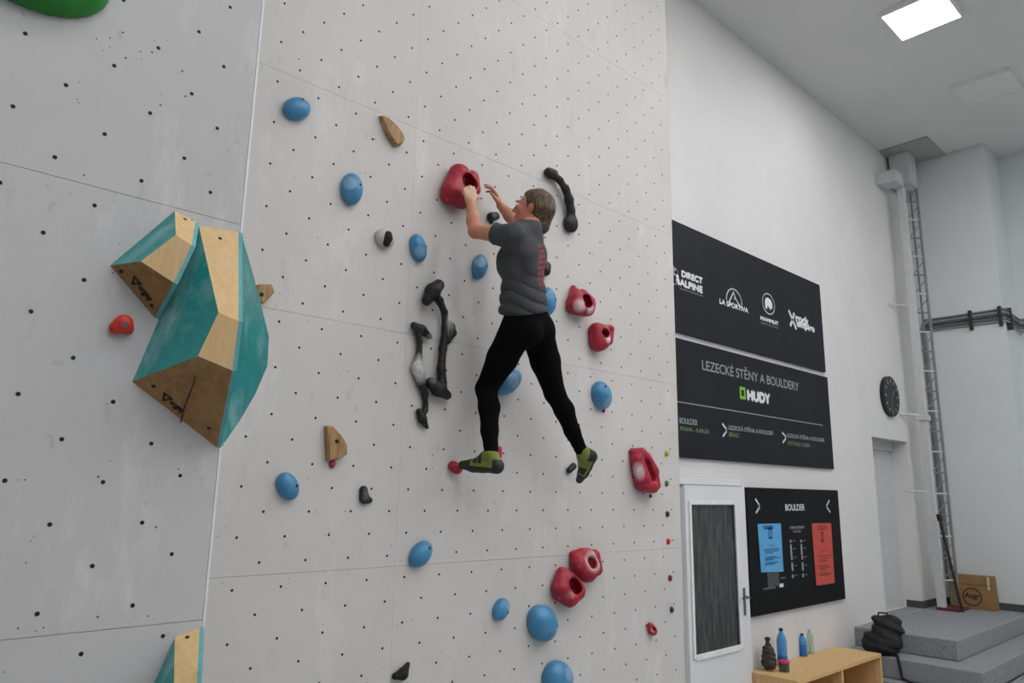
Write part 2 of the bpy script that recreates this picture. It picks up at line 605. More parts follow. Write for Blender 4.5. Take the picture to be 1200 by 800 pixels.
def poly_face(name, pts, mat, parent, thick=.012):
    """a plywood sheet: the outline pts (seen from outside, any winding) with real thickness"""
    P = [Vector(q) for q in pts]
    n = Vector((0, 0, 0))
    for i in range(len(P)):
        a, b = P[i], P[(i+1) % len(P)]
        n += a.cross(b)
    n.normalize()
    if n.dot(Vector(cam.location)-P[0]) < 0:
        n = -n
    Q = [q-n*thick for q in P]
    m = len(P)
    f = [tuple(range(m)), tuple(range(2*m-1, m-1, -1))] + [(i, (i+1) % m, m+(i+1) % m, m+i) for i in range(m)]
    o = mesh_obj(name, P+Q, f, mat, parent)
    bm = bmesh.new(); bm.from_mesh(o.data); bmesh.ops.recalc_face_normals(bm, faces=bm.faces); bm.to_mesh(o.data); bm.free()
    return o, n

def rod(name, a, b, r, mat, parent, n=6):
    return MB().bar(a, b, r, n).obj(name, mat, parent)

def bolt_at(c, n, r, parent, name='bolt', mat=None):
    c = Vector(c); n = Vector(n).normalized()
    mb = MB().bar(c-n*.004, c+n*.0012, r*1.5, 12).bar(c+n*.0011, c+n*.002, r*.9, 6)
    return mb.obj(name, mat or m_dark, parent)

def text_mesh(s, align='CENTER'):
    cu = bpy.data.curves.new('lettering', 'FONT')
    cu.body = s; cu.align_x = align
    o = bpy.data.objects.new('lettering', cu)
    COL.objects.link(o)
    dg = bpy.context.evaluated_depsgraph_get()
    me = bpy.data.meshes.new_from_object(o.evaluated_get(dg))
    bpy.data.objects.remove(o)
    V = np.array([v.co[:] for v in me.vertices]); F = [tuple(q.vertices) for q in me.polygons]
    bpy.data.meshes.remove(me)
    return V, F

def words_of(V, F):
    """split a text mesh at the gaps between its words"""
    par = list(range(len(V)))
    def root(i):
        while par[i] != i:
            par[i] = par[par[i]]; i = par[i]
        return i
    for f in F:
        for i in f[1:]:
            par[root(i)] = root(f[0])
    comp = {}
    for i in range(len(V)):
        comp.setdefault(root(i), []).append(i)
    iv = sorted((V[c, 0].min(), V[c, 0].max(), r) for r, c in comp.items())
    groups, end = [], -1e9
    for a, b, r in iv:
        if a-end > .17 or not groups:
            groups.append(set())
        groups[-1].add(r); end = max(end, b)
    return [[f for f in F if root(f[0]) in g] for g in groups]

def lettering(s, o, ux, uy, w, h, mat, parent, off=.0008, name='lettering', bold=0):
    """flat print, one mesh per word: text stretched into a w x h box whose lower left corner is o, along ux / uy"""
    V, F = text_mesh(s, 'LEFT')
    lo, hi = V.min(0), V.max(0)
    T = (V-lo)/np.maximum(hi-lo, 1e-6)
    ux, uy, o = Vector(ux).normalized(), Vector(uy).normalized(), Vector(o)
    nn = ux.cross(uy)
    P = [o+ux*(t[0]*w)+uy*(t[1]*h)+nn*off for t in T]
    for Fw in words_of(V, F):
        ids = sorted({i for f in Fw for i in f}); re_ = {i: k for k, i in enumerate(ids)}
        Q = [P[i] for i in ids]; Fq = [tuple(re_[i] for i in f) for f in Fw]
        if bold:
            n = len(Q); P2, F2 = [], []
            for k, (dx, dy) in enumerate(((-bold, 0), (bold, 0), (0, -bold), (0, bold))):
                P2 += [q+ux*dx+uy*dy+nn*(.00006*k) for q in Q]; F2 += [tuple(i+k*n for i in f) for f in Fq]
            Q, Fq = P2, F2
        ob = mesh_obj(name, Q, Fq, mat, parent)
    return ob

def strokes(name, polys, o, ux, uy, mat, parent, off=.0008):
    """flat print: polygons given in metres in the (ux, uy) frame"""
    ux, uy, o = Vector(ux).normalized(), Vector(uy).normalized(), Vector(o)
    nn = ux.cross(uy)
    mb = MB()
    for p in polys:
        mb.add([o+ux*a+uy*b+nn*off for a, b in p], [tuple(range(len(p)))])
    ob = mb.obj(name, mat, parent)
    if name in ('print', 'symbol', 'hour_mark') and len(polys) > 3:
        ob['kind'] = 'stuff'            # tiny rows of print
    return ob

def line_poly(pts, w, closed=False):
    out = []
    m = len(pts)
    for i in range(m if closed else m-1):
        a, b = pts[i], pts[(i+1) % m]
        dx, dy = b[0]-a[0], b[1]-a[1]
        L = math.hypot(dx, dy) or 1
        ex, ey = dx/L*w*.5, dy/L*w*.5
        px, py = -dy/L*w*.5, dx/L*w*.5
        out.append([(a[0]-ex+px, a[1]-ey+py), (a[0]-ex-px, a[1]-ey-py), (b[0]+ex-px, b[1]+ey-py), (b[0]+ex+px, b[1]+ey+py)])
    return out

def volume(name, label, T1, T2, P1, P2, P3, P4, Lc, Bc, base_TR, mirror_print=True, group=None, print_it=True, bolts=True, pr=(.265, .05, .07, .155)):
    t = thing(name, label, 'climbing volume', tuple(Lc), group)
    q, n0 = poly_face('teal_face', [T1, P1, P2, Lc], m_teal, t); q['label'] = 'teal chalk-smeared side face'
    q, n1 = poly_face('plywood_face', [T1, T2, P3, P1], m_ply, t); q['label'] = 'upper bare plywood face'
    q, n2 = poly_face('plywood_face', [P1, P3, P4, P2], m_ply, t); q['label'] = 'middle bare plywood face'
    under, n3 = poly_face('underside', [Lc, P2, P4, Bc], m_plyd, t); under['label'] = 'brown underside, darkened for shade, with black print'
    q, n4 = poly_face('side_face', [T2, P3, P4, Bc] if base_TR is None else [T2, P3, P4, Bc, base_TR], m_edge, t)
    Lv, Bv, P2v, P4v = Vector(Lc), Vector(Bc), Vector(P2), Vector(P4)
    if bolts:
        for s_ in (.14, .86):
            c = Lv.lerp(Bv, s_).lerp(P2v.lerp(P4v, s_), .16)
            bolt_at(c, n3, .0042, under)
        c = Vector(T1).lerp(Vector(T2), .5).lerp(Vector(P1).lerp(Vector(P3), .5), .12)
        bolt_at(c, n1, .0042, t)
    if print_it:
        ux = (Bv-Lv).normalized()
        uy = (n3.cross(ux)).normalized()
        L_ = (Bv-Lv).length
        o = Lv+ux*L_*pr[0]+uy*L_*pr[1]
        hh = L_*pr[2]
        strokes('print', line_poly([(0, hh*1.2), (hh*1.2, hh*1.2), (hh*.6, hh*.1)], hh*.26, True), o, ux, uy, m_print, under, .0015)
        lettering('vrgny', o+ux*hh*1.35+uy*hh*.1, ux, uy, L_*pr[3], hh*.85, m_print, under, .0015, 'print', hh*.08)
    return t, n3

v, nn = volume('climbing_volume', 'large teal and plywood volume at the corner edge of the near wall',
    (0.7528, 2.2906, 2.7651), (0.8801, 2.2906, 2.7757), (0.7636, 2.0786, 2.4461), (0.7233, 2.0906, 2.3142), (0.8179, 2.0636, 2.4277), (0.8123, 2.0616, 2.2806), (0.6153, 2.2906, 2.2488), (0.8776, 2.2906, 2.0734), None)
under = [c for c in v.children if c.name.startswith('underside')][0]
MB().tube([Vector(q)+nn*.0015 for q in ((0.7630, 2.2906, 2.1438), (0.7484, 2.2306, 2.1793), (0.7452, 2.1906, 2.2160), (0.7403, 2.1456, 2.2486), (0.7358, 2.1306, 2.2639))], .0022, 6).obj('crack', m_woodd2, under)
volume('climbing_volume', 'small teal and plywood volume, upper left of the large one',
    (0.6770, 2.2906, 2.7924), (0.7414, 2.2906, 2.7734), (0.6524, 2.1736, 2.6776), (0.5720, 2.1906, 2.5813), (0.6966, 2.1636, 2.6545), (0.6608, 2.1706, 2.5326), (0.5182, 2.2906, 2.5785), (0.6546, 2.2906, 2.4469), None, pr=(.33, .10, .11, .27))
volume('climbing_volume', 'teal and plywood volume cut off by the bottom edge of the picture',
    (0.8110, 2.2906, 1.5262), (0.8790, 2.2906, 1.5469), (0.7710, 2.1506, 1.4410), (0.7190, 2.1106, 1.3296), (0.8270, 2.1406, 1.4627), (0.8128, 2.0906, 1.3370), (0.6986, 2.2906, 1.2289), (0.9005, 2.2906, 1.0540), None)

# the teal volume on the return side of the near wall, behind its corner edge
t = thing('climbing_volume', 'tall all-teal volume wrapped round the corner edge, right of the plywood faces', 'climbing volume', (0.9239, 2.2906, 2.4150))
A = Vector((0.8927, 2.2906, 2.7642)); Bp = Vector((0.8916, 2.2906, 2.0794))
A.x = Bp.x = XA+.0085
ridge = [Vector(q) for q in ((0.9600, 2.3600, 2.6920), (1.0208, 2.4200, 2.6162), (1.0931, 2.4700, 2.4850), (1.0975, 2.4700, 2.3801), (1.0470, 2.4300, 2.2735), (0.9748, 2.3700, 2.1675))]
yb = 2.78
back = [Vector((XA+.0015, yb, q.z)) for q in ridge]
A2 = Vector((XA+.0015, 2.55, A.z-.02)); B2 = Vector((XA+.0015, 2.55, Bp.z+.02))
V_ = [A, *ridge, Bp, *back]
mb = MB(); nR = len(ridge)
F_ = [tuple(range(nR+2))] + [(i+1, i, nR+1+i, nR+2+i) for i in range(2, nR)] if False else None
fr = MB(); fr.add([A, *ridge, Bp], [tuple(range(nR+1, -1, -1))])
arete_mid = [Vector((XA+.0085, YL+.004, q.z)) for q in ridge]
vv = [A, *ridge, Bp, *arete_mid[::-1]]
fm = MB()
rows = [A]+ridge+[Bp]
left = [A]+arete_mid+[Bp]
base = [A2]+back+[B2]
fa = []
m_ = len(rows)
fm.add(rows+left+base, [q for i in range(m_-1) for q in ((i, i+1, m_+i+1, m_+i), (i+1, i, 2*m_+i, 2*m_+i+1))])
o = fm.obj('teal_face', m_teal2, t)
bm = bmesh.new(); bm.from_mesh(o.data); bmesh.ops.remove_doubles(bm, verts=bm.verts, dist=1e-5); bmesh.ops.recalc_face_normals(bm, faces=bm.faces); bm.to_mesh(o.data); bm.free()
MB().tube([q+Vector((.001, -.002, 0)) for q in left], .0022, 6).obj('edge_strip', m_edge, t)

# ------------------------------------------------------------------ climbing holds
m_blue = hold_mat('blue_resin', (70, 138, 180), (58, 122, 164), (150, 172, 186), .32, .10, .12)
m_red = hold_mat('crimson_resin', (168, 28, 52), (148, 22, 44), (232, 222, 220), .5, .22, .25)
m_orange = hold_mat('orange_red_resin', (206, 54, 40), (190, 44, 34), (225, 120, 100), .5, .1)
m_tufa = hold_mat('black_resin_marbled', (13, 14, 15), (22, 24, 24), (120, 122, 120), .55, .12, .35)
m_tufa_w = hold_mat('black_and_white_resin', (9, 9, 9), (17, 18, 18), (205, 205, 200), .5, .10, .35)
m_whold = hold_mat('white_resin', (188, 186, 178), (172, 170, 160), (20, 20, 20), .55, .05, .4)
m_green = hold_mat('bright_green_resin', (16, 120, 26), (12, 104, 20), (60, 160, 60), .35, .05, .1)
m_woodh = wood('wooden_hold', (176, 142, 96), (136, 104, 66), 8, (0, .5, 0), .35)
m_woodd = plain('wood_hold_dark_side', (96, 72, 48), .7)

def wall_clip(P, d, y):
    return smax(d, P[:, 1]-np.float32(y), .004)

GB = 'blue dome holds of one route'
def ball(X, Z, a, b, c, th, label, dish=None, dr=.4, bolt=(.45, .1), y=YM):
    t = thing('climbing_hold', label, 'climbing hold', (X, y, Z), GB)
    nu, nv = 36, 20
    V, F = [], []
    ct, st = math.cos(th), math.sin(th)
    zmin = -.35
    for i in range(nv+1):
        ph = math.asin(zmin)+(math.pi/2-math.asin(zmin))*i/nv
        for k in range(nu):
            la = 2*math.pi*k/nu
            u, v_, w_ = a*math.cos(ph)*math.cos(la), b*math.cos(ph)*math.sin(la), c*(math.sin(ph)-zmin)
            V.append((X+u*ct-v_*st, y-w_, Z+u*st+v_*ct))
    for i in range(nv):
        for k in range(nu):
            F.append((i*nu+k, (i+1)*nu+k, (i+1)*nu+(k+1) % nu, i*nu+(k+1) % nu))
    F.append(tuple(range(nu)))
    o = mesh_obj('hold_body', V, F, m_blue, t, True)
    bm = bmesh.new(); bm.from_mesh(o.data); bmesh.ops.remove_doubles(bm, verts=bm.verts, dist=1e-5); bmesh.ops.recalc_face_normals(bm, faces=bm.faces); bm.to_mesh(o.data); bm.free()
    o.data.polygons.foreach_set('use_smooth', [True]*len(o.data.polygons))
    P = np.array([q.co[:] for q in o.data.vertices])
    at = o.data.attributes.new('chalk', 'FLOAT', 'POINT')
    def surf(su, sv):
        sw = math.sqrt(max(0, 1-su*su-sv*sv))
        u, v_ = a*su, b*sv
        return Vector((X+u*ct-v_*st, y-c*(sw-zmin), Z+u*st+v_*ct)), Vector((su/a*ct-sv/b*st, -sw/c, su/a*st+sv/b*ct)).normalized()
    if dish:
        c0, n0 = surf(*dish)
        d = np.linalg.norm(P-np.array(c0), axis=1)
        R_ = dr*(a+b)/2
        at.data.foreach_set('value', (np.clip((R_-d)/(.18*R_), 0, 1)*.55).astype(np.float32))
        push = np.clip(1-(d/R_)**2, 0, 1)*.10*R_
        P = P-push[:, None]*np.array(n0)
        o.data.vertices.foreach_set('co', P.astype(np.float32).ravel())
    if bolt:
        c1, n1 = surf(*bolt)
        MB().bar(c1-n1*.003, c1+n1*.0012, .0075, 10).obj('bolt_hole', m_hole, t)
    return t
ball(1.4968, 3.8628, .0780, .0584, .0506, .608, 'blue dome hold highest on the wall, near the corner edge', None, .4, (.45, .5))
ball(1.8399, 3.5280, .0621, .0895, .0559, -.025, 'tall blue dome hold left of the big red hold, dished on its left', (-.62, .15), .55, (.35, .2))
ball(2.2880, 3.3081, .0504, .0823, .0483, .289, 'blue oval hold right of the white and black hold', (-.45, -.35), .5, (.55, 0))
ball(2.7476, 3.3011, .0518, .0823, .0490, -.179, 'blue oval hold just left of the climber\'s back', (-.6, .2), .6, (.5, .1))
ball(3.3316, 3.1941, .0679, .0978, .0611, -.044, 'blue hold mostly hidden behind the climber\'s shirt hem', None)
ball(2.9937, 2.6147, .1171, .0659, .0659, .629, 'blue hold seen between the climber\'s thighs', (.0, .05), .55, None)
ball(3.8753, 2.6241, .0815, .1009, .0680, .481, 'blue dome hold right of the climber\'s knees, pale dish at its bottom', (-.1, -.62), .55, (.1, .55))
ball(1.6078, 1.9642, .0500, .0695, .0442, .580, 'blue dome hold at lower left, below the wedge-shaped wooden hold', None, .4, (.5, -.2))
ball(2.3921, 1.6242, .0791, .0566, .0502, .777, 'blue tilted oval hold between the black scrap hold and the lower blue pair', None, .4, (.5, .1))
ball(2.9772, 1.2911, .0506, .0661, .0434, -.599, 'smallest blue hold, left of the large blue egg', (.1, .5), .4, (.6, .0))
ball(3.3032, 1.1857, .1188, .0988, .0813, -.764, 'large blue egg-shaped hold below the lower red pair', None, .4, (.5, .35))
ball(3.4384, .8549, .1160, .1019, .0815, -.486, 'large blue dome hold cut off by the bottom edge of the picture', (.1, .45), .4, None)

def organic(name, label, prims, mat, k=.03, holes=(), h=.006, chalk=(), group=None, y=YM, pad=.03, ripple=0, cuts=(), hk=.012):
    pts, rr = [], []
    for p in prims:
        if p[0] == 'c':
            pts += [p[1], p[2]]; rr += [p[3], p[4]]
        else:
            pts.append(p[1]); rr.append(max(p[2]))
    pts = np.array(pts); rr = np.array(rr)[:, None]
    lo = (pts-rr).min(0)-pad; hi = (pts+rr).max(0)+pad
    hi[1] = y+.02
    c = pts.mean(0)
    t = thing(name, label, 'climbing hold', (float(c[0]), y, float(c[2])), group)
    def fn(P):
        d = union(P, prims, k)
        for hh in holes:
            e = union(P, [hh], .01)
            d = smax(d, -e, hk)
        for (o_, n_) in cuts:
            d = smax(d, (P-np.asarray(o_, np.float32))@np.asarray(n_, np.float32), .012)
        if ripple:
            d = d+ripple*np.sin(P[:, 0]*90+P[:, 2]*60)*np.sin(P[:, 2]*110-P[:, 1]*70)
        return wall_clip(P, d, y+.001)
    def ch(V):
        v = np.zeros(len(V))
        for (cc, r_, s_) in chalk:
            v = np.maximum(v, s_*blob(V, cc, r_, .6)) if s_ > 0 else v+s_*blob(V, cc, r_, .5)
        return v
    iso_obj('hold_body', fn, lo, hi, h, mat, t, {'chalk': ch})
    return t

GR = 'crimson jug holds of one route'
organic('climbing_hold', 'big crimson bell-shaped jug gripped by the climber\'s left hand',
    [('c', (2.5276, 3.2500, 3.8324), (2.4859, 3.2400, 3.7012), .052, .070), ('c', (2.4722, 3.2700, 3.6682), (2.5589, 3.2400, 3.6688), .034, .058),
     ('c', (2.5384, 3.2300, 3.8184), (2.5925, 3.2200, 3.7497), .060, .072), ('c', (2.6492, 3.2600, 3.8470), (2.6655, 3.2600, 3.7735), .045, .045)], m_red, .03,
    [('c', (2.5209, 3.1100, 3.7577), (2.5942, 3.2400, 3.7896), .040, .042), ('c', (2.5642, 3.1300, 3.7455), (2.6002, 3.2300, 3.7662), .034, .036)], group=GR, hk=.016)
organic('climbing_hold', 'crimson jug right of the climber\'s lower back, upper of two',
    [('c', (3.6003, 3.2850, 3.3447), (3.5877, 3.2500, 3.2565), .020, .060), ('c', (3.5875, 3.2500, 3.2083), (3.6724, 3.2400, 3.2043), .070, .066), ('c', (3.6489, 3.2500, 3.2928), (3.6904, 3.2400, 3.2441), .045, .060)], m_red, .02,
    [('c', (3.5713, 3.1200, 3.2468), (3.6842, 3.2500, 3.2692), .030, .030), ('c', (3.5997, 3.1300, 3.2009), (3.6929, 3.2500, 3.2403), .030, .030)], chalk=[((3.5614, 3.1800, 3.1908), .065, .7), ((3.6622, 3.2000, 3.1893), .045, .9)], group=GR,
    cuts=[((3.7399, 3.3000, 3.1504), (0, 0, -1))])
organic('climbing_hold', 'crimson jug right of the climber\'s hip, lower of two',
    [('c', (3.8050, 3.2550, 3.0716), (3.8222, 3.2550, 2.9889), .056, .066), ('c', (3.8421, 3.2400, 3.0570), (3.8505, 3.2400, 3.0033), .060, .058), ('c', (3.8754, 3.2600, 3.0901), (3.9482, 3.2500, 3.1192), .034, .018), ('c', (3.9818, 3.2700, 3.1154), (3.9518, 3.2700, 3.0231), .026, .034)], m_red, .02,
    [('c', (3.7837, 3.1300, 3.0430), (3.8631, 3.2500, 3.0557), .026, .026), ('c', (3.8046, 3.1400, 3.0299), (3.8722, 3.2500, 3.0449), .024, .024)], chalk=[((3.8489, 3.2000, 3.0095), .042, 1.0), ((3.7340, 3.1800, 2.9471), .03, .6)], group=GR)
organic('climbing_hold', 'long crimson handle-shaped jug near the right end of the wall',
    [('c', (4.2163, 3.2800, 2.2534), (4.2625, 3.2400, 2.2364), .026, .050), ('c', (4.2349, 3.2500, 2.1992), (4.2769, 3.2400, 2.0685), .050, .062), ('c', (4.2887, 3.2500, 2.0270), (4.3884, 3.2500, 2.0047), .055, .052),
     ('c', (4.3384, 3.2600, 2.2160), (4.4268, 3.2600, 2.1213), .045, .045), ('c', (4.4300, 3.2700, 2.1215), (4.4436, 3.2600, 2.0239), .045, .045)], m_red, .02,
    [('c', (4.2543, 3.1600, 2.1981), (4.3195, 3.1600, 2.0753), .028, .030), ('c', (4.2876, 3.2000, 2.1883), (4.3536, 3.2000, 2.0703), .028, .030), ('c', (4.3208, 3.2400, 2.1844), (4.3875, 3.2400, 2.0713), .025, .027)],
    chalk=[((4.1927, 3.1900, 2.1074), (.055, .10, .085), 1.0)], group=GR, cuts=[((4.4236, 3.3000, 1.9654), (0, 0, -1))])
organic('climbing_hold', 'crimson jug with a chalk-white hole, upper of the lower pair',
    [('c', (3.5919, 3.2800, 1.5680), (3.6400, 3.2500, 1.5733), .028, .040), ('c', (3.6072, 3.2500, 1.5171), (3.6772, 3.2400, 1.4565), .055, .062), ('c', (3.6893, 3.2500, 1.5553), (3.7106, 3.2400, 1.4862), .055, .064), ('c', (3.7795, 3.2700, 1.5553), (3.8041, 3.2700, 1.4680), .042, .042)], m_red, .02,
    [('c', (3.6303, 3.1200, 1.5569), (3.7052, 3.2350, 1.5239), .031, .033), ('c', (3.6498, 3.1300, 1.5242), (3.7134, 3.2350, 1.5076), .030, .032)], chalk=[((3.6848, 3.2100, 1.5268), .080, 1.0), ((3.7564, 3.2650, 1.5191), .062, -.75)], group=GR)
organic('climbing_hold', 'crimson bell-shaped jug, lower left of the lower pair',
    [('c', (3.4675, 3.2600, 1.4670), (3.4417, 3.2500, 1.3834), .038, .060), ('c', (3.4401, 3.2700, 1.3311), (3.5084, 3.2400, 1.3189), .032, .060), ('c', (3.5006, 3.2400, 1.4209), (3.5635, 3.2400, 1.3553), .055, .066)], m_red, .025,
    [('c', (3.4548, 3.1200, 1.4301), (3.5508, 3.2500, 1.3859), .036, .038), ('c', (3.4812, 3.1300, 1.3925), (3.5666, 3.2500, 1.3643), .034, .036)], chalk=[((3.4742, 3.1800, 1.3481), .035, .3)], group=GR)
organic('climbing_hold', 'smallest crimson hold, low near the right end of the wall',
    [('c', (4.3899, 3.2850, 1.0510), (4.4116, 3.2800, 1.0212), .028, .032)], m_red, .02, [('c', (4.3473, 3.2100, 1.0600), (4.4084, 3.2700, 1.0342), .014, .014)], .004, chalk=[((4.3812, 3.2500, 1.0342), .025, .9)])
organic('foothold', 'small crimson chip under the toe of the climber\'s left shoe',
    [('c', (2.5904, 3.2800, 2.0926), (2.6137, 3.2700, 2.0790), .030, .032)], m_red, .02, (), .004)
organic('foothold', 'tiny pink chip behind the climber\'s left ankle',
    [('c', (2.9454, 3.2900, 2.2065), (2.9533, 3.2900, 2.1663), .018, .014)], hold_mat('pink_resin', (206, 66, 96), (190, 56, 86)), .02, (), .004)
t = organic('climbing_hold', 'orange-red hold with a steel bolt, left of the large volume',
    [('c', (0.5520, 2.2786, 2.3965), (0.5690, 2.2726, 2.4111), .019, .024), ('c', (0.5690, 2.2726, 2.4111), (0.5837, 2.2786, 2.3967), .022, .016)], m_orange, .012, (), .0035, y=YL)
mb = MB().bar((0.5685, 2.2606, 2.4065), (0.5667, 2.2446, 2.4037), .0075, 14).bar((0.5668, 2.2451, 2.4038), (0.5662, 2.2426, 2.4033), .0045, 6)
mb.obj('bolt', m_steel, t)
organic('climbing_hold', 'bright green hold cut off by the top left corner of the picture',
    [('e', (0.2222, 2.2906, 3.4141), (.20, .10, .15))], m_green, .03, (), .008, y=YL)

# black tufa holds
GT = 'black tufa holds'
organic('tufa_hold', 'curved black tufa hold right of the climber\'s head',
    chain([(3.3340, 3.2700, 4.1074), (3.3592, 3.2700, 4.1093)], [.034, .034]) + [('c', (3.4034, 3.2800, 4.1269), (3.4206, 3.2800, 4.1070), .026, .020)] +
    chain([(3.3676, 3.2700, 4.1057), (3.4288, 3.2550, 4.0763), (3.4840, 3.2500, 4.0223), (3.5244, 3.2550, 3.9599), (3.5473, 3.2600, 3.8920), (3.5670, 3.2700, 3.8244)], [.026, .022, .026, .030, .028, .032]) +
    [('e', (3.5581, 3.2700, 3.7967), (.062, .040, .064))], m_tufa, .02, (), .005, group=GT)
organic('tufa_hold', 'taller black tufa hold with a mushroom cap, left of the climber',
    chain([(2.4189, 3.2500, 3.1093), (2.3711, 3.2400, 3.0622), (2.3396, 3.2500, 3.0030)], [.034, .044, .030]) +
    chain([(2.3669, 3.2500, 3.0533), (2.4290, 3.2500, 3.0203), (2.4687, 3.2500, 2.9571), (2.4828, 3.2550, 2.8648), (2.4733, 3.2600, 2.7495), (2.4664, 3.2600, 2.6304), (2.4764, 3.2600, 2.5439)], [.026, .022, .019, .022, .023, .024, .030]) +
    chain([(2.5090, 3.2850, 2.9398), (2.5509, 3.2880, 2.8965), (2.5651, 3.2880, 2.8581), (2.5302, 3.2880, 2.7918)], [.008, .020, .020, .010]) +
    chain([(2.3914, 3.2500, 2.5429), (2.4462, 3.2500, 2.5106), (2.5154, 3.2600, 2.4849)], [.030, .042, .026]), m_tufa_w, .014, (), .0045,
    chalk=[((2.5097, 3.2600, 2.9054), (.05, .06, .11), .9), ((2.3876, 3.2300, 2.5548), .03, .2)], group=GT)
organic('tufa_hold', 'smaller black and white tufa hold at lower left of the mushroom-capped one',
    chain([(2.2740, 3.2700, 2.8520), (2.3235, 3.2650, 2.8351), (2.3818, 3.2700, 2.8060)], [.020, .026, .018]) +
    chain([(2.2984, 3.2700, 2.8269), (2.3190, 3.2700, 2.7670), (2.3176, 3.2700, 2.6798), (2.3096, 3.2700, 2.6117), (2.3421, 3.2700, 2.5393), (2.3722, 3.2750, 2.4764), (2.3858, 3.2800, 2.3927)], [.018, .015, .018, .034, .028, .018, .012]) +
    chain([(2.3844, 3.2800, 2.4210), (2.3788, 3.2780, 2.3872), (2.3607, 3.2750, 2.3572)], [.013, .014, .016]) +
    chain([(2.3367, 3.2750, 2.3786), (2.3617, 3.2750, 2.3386), (2.3962, 3.2800, 2.2992)], [.018, .024, .012]), m_tufa_w, .012, (), .0045,
    chalk=[((2.3012, 3.2500, 2.6083), (.07, .06, .10), 1.0), ((2.3745, 3.2600, 2.8034), .025, .35)], group=GT)
t = organic('climbing_hold', 'round white hold with a black grip patch',
    [('e', (2.0662, 3.2850, 3.3109), (.062, .035, .054))], m_whold, .01, (), .005)
organic_patch = chain([(2.0678, 3.2550, 3.3234), (2.0658, 3.2500, 3.3020), (2.0599, 3.2550, 3.2723)], [.022, .022, .020])
iso_obj('grip_patch', lambda P: wall_clip(P, union(P, organic_patch, .01), YM), np.array((2.0584, 3.2550, 3.2964))-.1, np.array((2.0584, 3.2550, 3.2964))+.1, .0045, m_hole, t)
organic('climbing_hold', 'small grey and black half-moon hold below the wedge-shaped wooden hold',
    [('c', (2.0226, 3.2880, 1.9524), (2.0304, 3.2880, 1.9100), .022, .022), ('c', (2.0304, 3.2880, 1.9100), (2.0611, 3.2880, 1.9016), .022, .016)], m_tufa, .02, (), .004,
    chalk=[((2.0204, 3.2500, 1.9316), (.04, .035, .05), .55)])
organic('climbing_hold', 'flat black scrap hold at the bottom centre',
    [('c', (2.2673, 3.2880, 1.0342), (2.3118, 3.2850, 1.0365), .018, .026), ('c', (2.3115, 3.2850, 1.0405), (2.3430, 3.2880, 1.0805), .028, .012)], m_hole, .015, (), .004)
organic('climbing_hold', 'small grey hold framed by the climber\'s raised arms',
    [('c', (2.8378, 3.2850, 3.6505), (2.8690, 3.2800, 3.6635), .030, .026), ('c', (2.8311, 3.2850, 3.6372), (2.8416, 3.2880, 3.6125), .012, .010)], m_tufa, .01, (), .004, chalk=[((2.8355, 3.2500, 3.6515), .03, .5)])
organic('climbing_hold', 'small grey hold peeking out right of the climber\'s back',
    [('c', (3.3253, 3.2800, 3.4349), (3.3257, 3.2800, 3.3993), .034, .030)], m_tufa, .01, (), .004, chalk=[((3.3029, 3.2500, 3.4290), .03, .6)])
organic('foothold', 'small dark chip behind the toe of the climber\'s right shoe',
    [('c', (3.5571, 3.2850, 2.0999), (3.5983, 3.2850, 2.1288), .020, .022)], m_tufa, .01, (), .004)

# wooden holds
def wedge(name, label, top, d, y, mat_side, grow=1.08, bolt=None):
    c = np.mean(np.array(top), axis=0)
    t = thing(name, label, 'climbing hold', (float(c[0]), y, float(c[2])))
    n = len(top)
    V = [tuple(q) for q in top]
    Bs = [(c[0]+(q[0]-c[0])*grow, y-.0005, c[2]+(q[2]-c[2])*grow) for q in top]
    o = mesh_obj('hold_body', V+Bs, [tuple(range(n)), tuple(range(2*n-1, n-1, -1))] + [(i, (i+1) % n, n+(i+1) % n, n+i) for i in range(n)], m_woodh, t)
    o.data.materials.append(mat_side)
    for i, p in enumerate(o.data.polygons):
        p.material_index = 0
    bm = bmesh.new(); bm.from_mesh(o.data); bmesh.ops.recalc_face_normals(bm, faces=bm.faces); bm.to_mesh(o.data); bm.free()
    b = o.modifiers.new('bevel', 'BEVEL'); b.width = .005; b.segments = 3
    if bolt:
        bolt_at(bolt, (0, -1, 0), .007, t, 'bolt_hole', m_hole)
    return t
wedge('climbing_hold', 'long narrow wooden hold high on the wall', [(1.9935, 3.2650, 4.0132), (2.0298, 3.2600, 4.0148), (2.0736, 3.2550, 3.9928), (2.1157, 3.2550, 3.9664), (2.1470, 3.2550, 3.9303), (2.1373, 3.2550, 3.8951), (2.0980, 3.2550, 3.8706), (2.0408, 3.2600, 3.9248)], .045, YM, m_woodd)
wedge('climbing_hold', 'wedge-shaped wooden hold with a bolt hole, above the lower left blue hold', [(1.7847, 3.2650, 2.2544), (1.8145, 3.2600, 2.2584), (1.8676, 3.2550, 2.2089), (1.8943, 3.2550, 2.1724), (1.9000, 3.2550, 2.1262), (1.8609, 3.2550, 2.1035), (1.8052, 3.2550, 2.0928)], .045, YM, m_woodd, 1.08, (1.8362, 3.2555, 2.1860))
wedge('climbing_hold', 'wooden hold half hidden behind the teal corner volume', [(1.3729, 3.2650, 2.8981), (1.4397, 3.2650, 2.9121), (1.4556, 3.2650, 2.8771), (1.4099, 3.2650, 2.8133), (1.3676, 3.2650, 2.8177)], .035, YM, m_woodd, 1.05, (1.3919, 3.2655, 2.8518))

